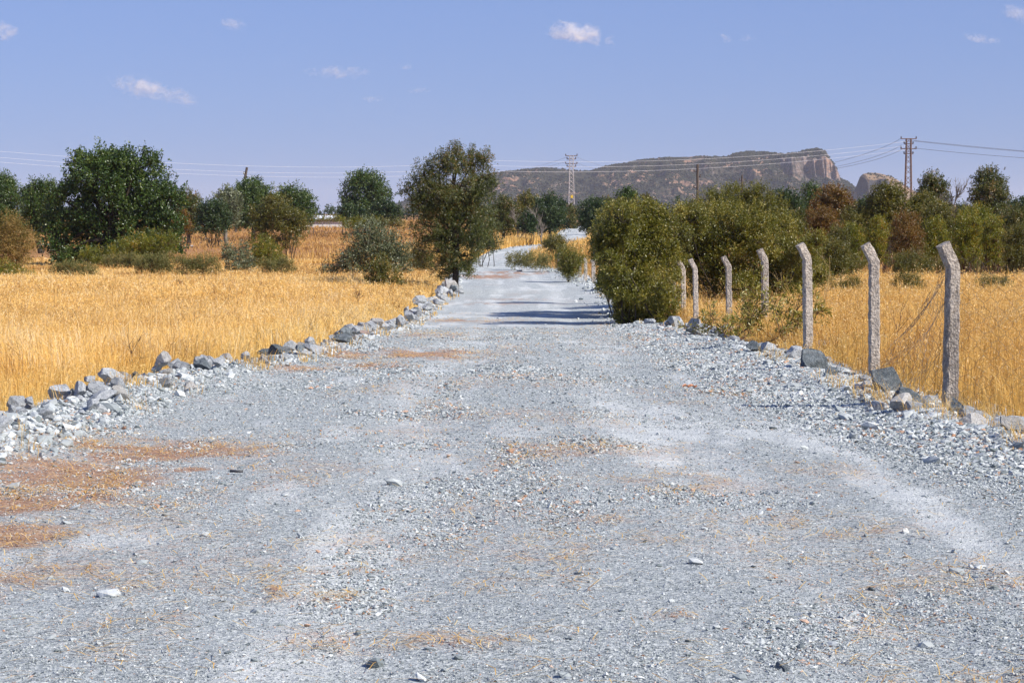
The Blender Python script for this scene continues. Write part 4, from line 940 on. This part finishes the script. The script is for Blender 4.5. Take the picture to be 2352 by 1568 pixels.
# ------------------------------------------------------------------ small things on the ground
x, y = at(1585, 907); z = float(road_h(x, y))
import bmesh
b = bmesh.new(); rg = random.Random(2); G = []
for i in range(9):
    row = []
    for j in range(6):
        u = i / 8 - .5; v = j / 5 - .5; wd = .052 * (1 - (2 * u) ** 2 * .75)
        row.append(b.verts.new((u * .15, v * wd * 1.6, .012 + .022 * abs(math.sin(u * 7 + .6)) + .02 * abs(v) * 2 + rg.uniform(0, .005))))
    G.append(row)
for i in range(8):
    for j in range(5): b.faces.new((G[i][j], G[i + 1][j], G[i + 1][j + 1], G[i][j + 1]))
m = bpy.data.meshes.new('dried_leaf'); b.to_mesh(m); b.free(); m.materials.append(LEAFD)
o = obj('dried_leaf', m, None, None, (x, y, z + .012), 'curled orange-brown dried leaf lying on the open road', 'leaf'); o.rotation_euler = (.1, .05, .2)
x, y = at(540, 1110); z = float(road_h(x, y))
th = np.linspace(0, 2 * math.pi, 16, endpoint=False); V = []
for (xx_, r_) in [(-.042, .0085), (.042, .0085), (.042, .0065), (-.042, .0065)]:
    V += [[xx_, r_ * math.cos(t), r_ * math.sin(t) + .0] for t in th]
F = [[k_ * 16 + i, k_ * 16 + (i + 1) % 16, ((k_ + 1) % 4) * 16 + (i + 1) % 16, ((k_ + 1) % 4) * 16 + i] for k_ in range(4) for i in range(16)]
o = obj('pipe_piece', mesh_np('pipe_piece', V, F, smooth=True), RUBBER, None, (x, y, z + .02), 'short piece of black pipe lying on the gravel', 'pipe'); o.rotation_euler = (0, 0, -.15)
V, F = tubes([(curve([0, 0, 0], [1.6, .3, .05], 8, .02), np.linspace(.05, .03, 8))], 6)
x, y = at(478, 557); obj('fallen_log', mesh_np('fallen_log', V, F, smooth=True), BARK, None, (x, y, float(height(x, y)) + .1), 'thin dark log lying on the orange ground left of the grey-leaved shrub', 'log')
for i, (px, py, hh) in enumerate([(720, 540, .75), (787, 540, .75)]):
    x, y = at(px, py); V, F = tubes([(np.array([[0, 0, -.1], [.01, 0, hh * .5], [.0, 0, hh]]), np.array([.06, .055, .05]))], 6)
    obj('wooden_stake', mesh_np('wooden_stake', V, F), WOODP, None, (x, y, float(height(x, y))), ['dark wooden stake left of the silvery shrub, the left one', 'dark wooden stake left of the silvery shrub, the right one'][i], 'stake')
for i, (px, py) in enumerate([(475, 549), (440, 566)]):
    x, y = at(px, py); V = faceted(ICO3[0], RNG, 8, .5, .9) * np.array([.16, .12, .07]); obj('litter_piece', mesh_np('litter_piece', V, ICO3[1]), ROOFM, None, (x, y, float(height(x, y)) + .05), ['small white scrap on the orange ground, the farther one', 'small white scrap on the orange ground, the nearer one'][i], 'litter')

# ------------------------------------------------------------------ white-roofed shed
D = 300; s = FP / D; x0 = (690 - CX) / s; x1 = (800 - CX) / s; zt = ZC - (495 - HOR) / s; ze = ZC - (503.5 - HOR) / s; zb = float(height(x0, D)) - .3
shed = obj('shed', None, loc=((x0 + x1) / 2, D, zb), label='long low shed with a white sheet roof in front of the far trees', cat='building')
hw = (x1 - x0) / 2; dz = zt - zb; de = ze - zb
N = 60; V = []
for k_, (yy_, zz) in enumerate([(-.3, de), (3, dz), (6.3, de)]):
    for i in range(N + 1): V.append([-hw + 2 * hw * i / N, yy_, zz + (.03 if i % 2 else 0)])
for k_, (yy_, zz) in enumerate([(6.3, de), (3, dz), (-.3, de)]):
    for i in range(N + 1): V.append([-hw + 2 * hw * i / N, yy_, zz - .06])
F = grid_faces(N + 1, 6)
obj('roof', mesh_np('roof', V, F), ROOFM, shed)
b = bmesh.new(); bmesh.ops.create_cube(b, size=1); m = bpy.data.meshes.new('wall'); b.to_mesh(m); b.free(); m.materials.append(WALLM)
o = obj('wall', m, None, shed, (0, 3, (de - .1) / 2)); o.scale = (2 * hw - .5, 5.8, de - .1)

# ------------------------------------------------------------------ pylons, poles, cables
def bar(a, b, r): return (np.array([a, b], float), np.array([r, r]))
def pylon(label, px, ytop, D, Hh, mat, wb, wt, arms, side2=None, plate=None):
    s = FP / D; x = (px - CX) / s; ztop = ZC - (ytop - HOR) / s; z0 = float(height(x, D)); Hh = ztop - z0
    root = obj('lattice_pylon', None, loc=(x, D, z0), label=label, cat='pylon')
    def W(t): return (wb + (wt - wb) * min(1, t / .82)) / 2
    legs = []; br = []; n = 16
    for sx in (-1, 1):
        for sy in (-1, 1):
            legs.append((np.array([[sx * W(t), sy * W(t), Hh * t] for t in np.linspace(0, 1, 12)]), np.full(12, .085)))
    for i in range(n):
        t0, t1 = i / n, (i + 1) / n
        for f in range(4):
            c = [(-1, -1), (1, -1), (1, 1), (-1, 1)]; a = c[f]; d = c[(f + 1) % 4]
            if i % 2: a, d = d, a
            br.append(bar([a[0] * W(t0), a[1] * W(t0), Hh * t0], [d[0] * W(t1), d[1] * W(t1), Hh * t1], .045))
    for lg in legs:
        V, F = tubes([lg], 4); obj('leg', mesh_np('leg', V, F), mat, root)
    V, F = tubes(br, 4); obj('lattice', mesh_np('lattice', V, F), mat, root)
    for (dz, hl) in arms:
        V, F = tubes([bar([-hl, -.12, Hh - dz], [hl, -.12, Hh - dz], .07), bar([-hl, .12, Hh - dz], [hl, .12, Hh - dz], .07)], 4)
        arm = obj('crossarm', mesh_np('crossarm', V, F), RUST, root)
        for sx in (-1, 1):
            P = np.array([[sx * hl * .95, 0, Hh - dz + q] for q in (.0, .1, .2, .3, .4)]); V, F = tubes([(P, np.array([.06, .13, .08, .13, .05]))], 8)
            obj('insulator', mesh_np('insulator', V, F, smooth=True), PORC, arm)
    if plate:
        t = plate; b = bmesh.new(); bmesh.ops.create_cube(b, size=1); m = bpy.data.meshes.new('warning_plate'); b.to_mesh(m); b.free(); m.materials.append(YEL)
        o = obj('warning_plate', m, None, root, (.1, -W(t) - .08, Hh * t)); o.scale = (.5, .04, .6)
        V, F = tubes([bar([-1., -W(t), Hh * t + .3], [.8, -W(t), Hh * t + .3], .05)], 4); obj('step_bar', mesh_np('step_bar', V, F), RUST, root)
pylon('pale lattice steel pylon standing behind the trees near the middle, left of the mountain', 1312, 358, 480, 13, STEEL, 1.3, .8, [(0.05, 1.25), (.75, .95), (1.7, 1.25), (2.3, .95)], plate=.36)
pylon('brown lattice steel pylon rising above the trees on the right', 2084, 319, 390, 13, RUST, 1.25, .8, [(0.05, 1.35), (.9, .8), (1.75, 1.35), (2.6, .8)])
def pole(label, px0, py0, px1, py1, D, r=.13, ins=True, name='wooden_pole'):
    s = FP / D; xb = (px1 - CX) / s; zb = float(height(xb, D)); xt = (px0 - CX) / s; zt = ZC - (py0 - HOR) / s
    root = obj(name, None, loc=(xb, D, zb), label=label, cat='pole')
    V, F = tubes([(np.array([[0, 0, -.3], [(xt - xb) * .5, 0, (zt - zb) * .5], [xt - xb, 0, zt - zb]]), np.array([r * 1.2, r * 1.1, r]))], 8); obj('shaft', mesh_np('shaft', V, F, smooth=True), WOODP, root)
    if ins:
        for k_, (dx, dz) in enumerate([(-.35, -.8), (-.35, -2.6), (.3, -1.4)]):
            V, F = tubes([bar([xt - xb, 0, zt - zb + dz], [xt - xb + dx, 0, zt - zb + dz], .04), (np.array([[xt - xb + dx, 0, zt - zb + dz + q] for q in (0, .1, .2, .3)]), np.array([.05, .1, .06, .08]))], 6)
            obj('insulator', mesh_np('insulator', V, F), PORC, root)
pole('dark wooden pole with insulators in front of the middle of the mountain', 1601, 378, 1602, 500, 250)
pole('short dark wooden pole right of the taller one, before the mountain', 1703, 402, 1703, 500, 330, .12)
pole('dark pole leaning above the rounded tree in the left background', 569, 385, 540, 505, 260, .14)

def cable(label, pts, r, mat, group, name='power_cable'):
    """pts: (px, py, D)"""
    P = np.array([[(px - CX) / FP * D, D, ZC - (py - HOR) / FP * D] for px, py, D in pts])
    k_ = np.linspace(0, 1, len(P)); t = np.linspace(0, 1, 60)
    if len(P) == 3:      # quadratic through three points
        L0 = (t - .5) * (t - 1) / .5; L1 = -t * (t - 1) / .25; L2 = t * (t - .5) / .5
        Q = L0[:, None] * P[0] + L1[:, None] * P[1] + L2[:, None] * P[2]
    else: Q = np.stack([np.interp(t, k_, P[:, i]) for i in range(3)], 1)
    V, F = tubes([(Q, np.full(60, r))], 4)
    obj(name, mesh_np(name, V, F), mat, label=label, cat='cable', group=group)
G1 = 'pale cables crossing the whole sky'
for a, b_, c, d, e, lab in [(369, 375, 326, 346, 384, 'upper'), (381, 387, 336, 360, 398, 'middle'), (393, 398, 345, 371, 407, 'lower')]:
    cable(lab + ' pale cable between the middle of the picture and the right-hand pylon', [(1125, a, 390), (1600, (a + c) / 2 + 19, 390), (2078, c, 389.5)], .017, CABLE, G1)
    cable(lab + ' pale cable in the left half of the sky', [(-60, d - 3, 390), (620, e - 1, 390), (1125, a, 390)], .017, CABLE, G1)
G2 = 'dark cables hanging from the right-hand pylon'
for lab, p in [('uppermost dark cable running from the right-hand pylon down to the left', [(2068, 318, 390), (1900, 377, 470), (1703, 408, 640)]),
               ('middle dark cable running from the right-hand pylon down to the left', [(2068, 334, 390), (1905, 386, 470), (1703, 412, 640)]),
               ('lowest dark cable running from the right-hand pylon down to the left', [(2070, 343, 390), (1912, 389, 470), (1703, 416, 640)]),
               ('upper dark cable running right from the right-hand pylon', [(2096, 325, 390), (2240, 340, 380), (2400, 353, 370)]),
               ('upper second dark cable running right from the right-hand pylon', [(2090, 323, 390), (2240, 338, 384), (2400, 352, 375)]),
               ('lower dark cable running right from the right-hand pylon', [(2096, 341, 390), (2240, 355, 380), (2400, 367, 370)])]:
    cable(lab, p, .028, CABLED, G2)
G3 = 'dark cables of the middle pylon'
for lab, p in [('upper dark cable running left from the middle pylon', [(1304, 360, 480), (1255, 377, 600), (1195, 392, 900)]),
               ('lower dark cable running left from the middle pylon', [(1304, 370, 480), (1262, 382, 600), (1215, 391, 900)]),
               ('upper dark cable running right from the middle pylon', [(1320, 360, 480), (1370, 378, 600), (1420, 392, 900)]),
               ('lower dark cable running right from the middle pylon', [(1320, 372, 480), (1350, 384, 600), (1385, 393, 900)])]:
    cable(lab, p, .025, CABLED, G3)

# ------------------------------------------------------------------ mountain and butte
RIDGE = [(900, 470), (1000, 440), (1080, 412), (1139, 398), (1169, 394), (1194, 392), (1217, 389), (1245, 387), (1264, 386), (1286, 388), (1307, 391), (1335, 392), (1354, 391), (1370, 388), (1393, 382), (1413, 378),
         (1442, 374), (1467, 367), (1491, 365.5), (1510, 364), (1540, 361), (1579, 362), (1599, 359.5), (1648, 360), (1668, 359), (1697, 351), (1721, 348.5), (1758, 350), (1802, 354), (1831, 351), (1843, 346),
         (1868, 342), (1885, 346), (1892, 356), (1896, 368), (1902, 374), (1905.5, 392), (1910, 405), (1931, 414), (1951, 424), (1965, 434), (2000, 450), (2040, 470), (2080, 484)]
def hill(name, ridge, Dc, front, back, nx, ny, cliffs, seed, amp, base=484, floor_z=-8):
    rx = np.array([p[0] for p in ridge]); ry = np.array([p[1] for p in ridge])
    pxs = np.linspace(rx[0], rx[-1], nx); xw = (pxs - CX) / FP * Dc
    crest = ZC - (np.interp(pxs, rx, ry) - HOR) / FP * Dc
    t = np.r_[np.linspace(0, 1, ny), 1 + np.linspace(0, 1, ny // 4)[1:]]
    X_, T_ = np.meshgrid(xw, t); Cr = np.repeat(crest[None], len(t), 0); PX = np.repeat(pxs[None], len(t), 0)
    y_ = np.where(T_ <= 1, Dc - front * (1 - T_), Dc + back * (T_ - 1))
    cm = np.zeros_like(X_)
    for (a, b_, f) in cliffs: cm = np.maximum(cm, f * np.clip((PX - a) / 14, 0, 1) * np.clip((b_ - PX) / 8, 0, 1))
    tt = np.clip(T_, 0, 1)
    y_ = y_ + cm * (fbm(X_ / 13 + 7, T_ * 2 + 3, 3, seed + 21) - .5) * 90 * np.clip((T_ - .5) * 6, 0, 1) * np.clip((1 - T_) * 8, 0, 1)
    wob = (fbm(X_ / 16 + 3, T_ * 1.5, 3, seed + 3) - .5) * .14
    sm = tt ** .92
    q = tt + wob * (tt < .97)
    cl = np.where(q < .70, q / .70 * .50, np.where(q < .76, .50 + (q - .70) / .06 * .36, .86 + (q - .76) / .24 * .14))
    shp = sm * (1 - cm) + np.clip(cl, 0, 1) * cm
    Hh = floor_z + (Cr - floor_z) * shp
    fade = np.clip(tt * 4, 0, 1) * np.clip((1 - tt) * 6, 0.06, 1)
    rid = 1 - np.abs(fbm(X_ / 55, y_ / 130, 5, seed) * 2 - 1)
    Hh += (rid - .75) * amp * fade + (fbm(X_ / 11, y_ / 16, 4, seed + 9) - .5) * amp * .32 * np.clip(fade, .12, 1)
    Hh = np.where(T_ > 1, floor_z + (Cr - floor_z) * (1 - np.clip(T_ - 1, 0, 1)) ** 1.3, Hh)
    steep = cm * ((q > .66) & (q < .80)) 
    m = mesh_np(name, np.stack([X_.ravel(), y_.ravel(), Hh.ravel()], 1), grid_faces(nx, len(t)), {'cliff': steep.ravel().astype(float)}, smooth=False)
    return m, X_, y_, Hh, steep, tt
k = Nodes('mountain_scrub_and_rock'); P = k.pos(); ge = k.n('ShaderNodeNewGeometry')
nz = k.n('ShaderNodeSeparateXYZ', {0: ge.outputs['Normal']}).outputs[2]
a = k.noise(.022, 6, .65, P); b_ = k.noise(.09, 5, .7, P); c = k.noise(.35, 3, .6, P)
vs = k.n('ShaderNodeVectorMath', {0: P, 1: (1., 1., .25)}, operation='MULTIPLY').outputs[0]; str_ = k.noise(.12, 6, .7, vs)
scrub = k.ramp(c, [(.3, (.022, .025, .018)), (.7, (.07, .064, .044))])
tan = k.ramp(b_, [(.3, (.22, .13, .085)), (.7, (.42, .25, .16))])
grey = k.ramp(c, [(.3, (.14, .13, .125)), (.7, (.27, .25, .24))])
veg = k.step(k.math('ADD', k.math('MULTIPLY', a, .75), k.math('MULTIPLY', b_, .5)), .65, .74)
col = k.mix(veg, scrub, tan); col = k.mix(k.math('MULTIPLY', k.step(b_, .54, .66), .35), col, grey)
cliffc = k.ramp(str_, [(.28, (.09, .08, .08)), (.45, (.19, .15, .135)), (.62, (.33, .235, .19)), (.78, (.43, .37, .32))])
cf = k.math('MULTIPLY', k.math('MAXIMUM', k.attr('cliff'), k.step(nz, .60, .38)), k.step(b_, .58, .46))
col = k.mix(k.math('MULTIPLY', cf, .95), col, cliffc)
k.bsdf(col, .95, .05, k.bump(c, .8, 3., k.bump(str_, .5, 6.))); MOUNT = k.m
k = Nodes('butte_rock_painted_shade'); P = k.pos(); nz = k.n('ShaderNodeSeparateXYZ', {0: k.n('ShaderNodeNewGeometry').outputs['Normal']}).outputs[2]
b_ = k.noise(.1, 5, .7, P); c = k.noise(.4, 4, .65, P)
col = k.mix(k.step(k.math('ADD', nz, k.math('MULTIPLY', b_, .5)), .85, 1.1), k.ramp(c, [(.3, (.03, .03, .035)), (.7, (.085, .08, .08))]), k.ramp(c, [(.3, (.18, .12, .07)), (.7, (.4, .27, .16))]))  # shade painted in: steep faces darkened for the butte's shaded side, tops tan
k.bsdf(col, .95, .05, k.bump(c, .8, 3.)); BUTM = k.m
mm, MX, MY, MZ, ST, TT = hill('mountain', RIDGE, 3600., 420., 300., 620, 220, [(1560, 1700, .2), (1765, 1830, .55), (1815, 1912, .85)], 3, 32.)
obj('mountain', mm, MOUNT, kind='structure', label='long scrub-covered mountain ending in a pink cliff')
BUT = [(1925, 470), (1950, 448), (1963, 436), (1968, 420), (1973, 407), (1980, 400), (1997, 397), (2014, 398), (2028, 401), (2046, 407), (2063, 416), (2075, 426), (2100, 440), (2150, 462), (2220, 480)]
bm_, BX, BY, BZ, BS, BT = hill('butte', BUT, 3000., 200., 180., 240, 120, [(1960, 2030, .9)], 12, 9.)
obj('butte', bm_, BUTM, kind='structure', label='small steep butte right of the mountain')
# scrub on the slopes
k = Nodes('dull_scrub'); k.bsdf(k.ramp(k.attr('tint'), [(0, (.022, .026, .016)), (1, (.065, .066, .036))]), .9, .1); SCRUB = k.m
def scrub_on(name, X_, Y_, Z_, St, n, seed, smin, smax, thr):
    rg = np.random.default_rng(seed); i = rg.integers(0, X_.shape[0] * 4 // 5, n); j = rg.integers(0, X_.shape[1], n)
    x = X_[i, j] + rg.normal(0, 1, n); y = Y_[i, j]; z = Z_[i, j]
    k_ = (fbm(x / 45, y / 45 + z / 30, 4, 17) > thr * rg.uniform(.75, 1.1, n)) & (St[i, j] < .4); x, y, z = x[k_], y[k_], z[k_]; n = len(x)
    s_ = rg.uniform(smin, smax, n); V = ICO1[0][None] * rg.uniform(.7, 1.3, (n, 12, 1)) * (s_[:, None, None] * np.array([1, 1, .75])) + np.stack([x, y, z + s_ * .3], 1)[:, None]
    F = ICO1[1][None] + (np.arange(n) * 12)[:, None, None]
    obj(name, mesh_np(name, V.reshape(-1, 3), F.reshape(-1, 3), {'tint': np.repeat(rg.uniform(0, .8, n), 12)}), SCRUB, kind='stuff', label='dark scrub dotting the slopes of the ' + name.split('_')[0])
scrub_on('mountain_scrub', MX, MY, MZ, ST, 45000, 3, .7, 2.0, .40)
scrub_on('butte_scrub', BX, BY, BZ, BS, 1500, 4, .7, 1.8, .5)

# ------------------------------------------------------------------ clouds (real volumes, far beyond the haze)
def cloud(label, x0, x1, y0, y1, dens, seed, D=9000., tilt=0., thr=.55):
    s = FP / D; w_ = (x1 - x0) / s; h_ = (y1 - y0) / s
    k = Nodes('cloud_vapour'); co = k.objco()
    off = k.n('ShaderNodeVectorMath', {0: co, 1: (seed * 3.1, seed * 1.7, 0)}, operation='ADD').outputs[0]
    sc_ = k.n('ShaderNodeVectorMath', {0: off, 1: (max(1., w_ / h_) * .8, 1., 1.)}, operation='MULTIPLY').outputs[0]
    nn = k.noise(1.9, 8, .68, sc_, .5)
    r2 = k.n('ShaderNodeVectorMath', {0: co, 1: co}, operation='DOT_PRODUCT').outputs[1]
    body = k.math('SUBTRACT', k.math('MULTIPLY', k.math('SUBTRACT', 1., r2), .8), k.math('MULTIPLY', k.math('SUBTRACT', .85, nn), 1.7))
    de = k.math('MULTIPLY', k.step(body, -.05, thr), dens)
    pv = k.n('ShaderNodeVolumePrincipled', {'Color': (1, 1, 1, 1), 'Density': de, 'Anisotropy': .2})
    k.t.links.new(pv.outputs[0], k.o.inputs[1]); k.m.cycles.volume_step_rate = .6
    m = mesh_np('cloud', ICO3[0], ICO3[1]); m.materials.append(k.m)
    zc = ZC - ((y0 + y1) / 2 - HOR) / s * 1.0
    o = obj('cloud', m, None, None, (((x0 + x1) / 2 - CX) / s, D, zc), label, 'cloud'); o.scale = (w_ * .78, w_ * .3, h_ * .68); o.rotation_euler = (0, tilt, 0)
for c in [('small white cloud cut off by the left edge of the sky', -40, 54, 45, 104, .04, 1, 9000, .1),
          ('small white cloud at the top, left of centre', 505, 574, 41, 78, .03, 2, 9000, .2),
          ('white cloud with a wispy tail low in the left sky', 262, 400, 166, 236, .05, 3, 9000, .25),
          ('thin tail drifting right of the white cloud in the left sky', 340, 470, 195, 248, .018, 13, 9000, .25),
          ('brightest and largest white cloud, above the mountain', 1243, 1410, 50, 110, .05, 4, 9000, .18),
          ('tiny left one of two cloud scraps in the upper right sky', 1641, 1682, 76, 104, .03, 5, 9000, .5),
          ('tiny right one of two cloud scraps in the upper right sky', 1692, 1734, 80, 104, .02, 6, 9000, 0.),
          ('white cloud in the top right corner', 2284, 2380, 12, 60, .03, 7, 9000, .3),
          ('thin cloud streak below the top right corner', 2192, 2300, 78, 106, .02, 8, 9000, .15),
          ('faint wide cloud veil in the middle of the left sky', 695, 860, 148, 190, .012, 9, 9000, 0.),
          ('tiny round puff right of the faint cloud veil', 915, 952, 145, 166, .025, 10, 9000, 0.),
          ('thin cloud sliver below the tiny round puff', 935, 994, 201, 220, .016, 11, 9000, -.1),
          ('faint cloud smudge left of the thin sliver', 822, 890, 217, 242, .012, 12, 9000, 0.)]:
    cloud(*c)

# ------------------------------------------------------------------ haze
k = Nodes('thin_air_haze')
pv = k.n('ShaderNodeVolumePrincipled', {'Color': (.78, .85, 1., 1), 'Density': .00006, 'Anisotropy': .1}); k.t.links.new(pv.outputs[0], k.o.inputs[1])
b = bmesh.new(); bmesh.ops.create_cube(b, size=1); m = bpy.data.meshes.new('haze'); b.to_mesh(m); b.free(); m.materials.append(k.m)
HB = (-9500., 9500., -400., 12500., -12., 125.)
o = obj('haze', m, None, None, ((HB[0] + HB[1]) / 2, (HB[2] + HB[3]) / 2, (HB[4] + HB[5]) / 2), kind='stuff'); o.scale = (HB[1] - HB[0], HB[3] - HB[2], HB[5] - HB[4])
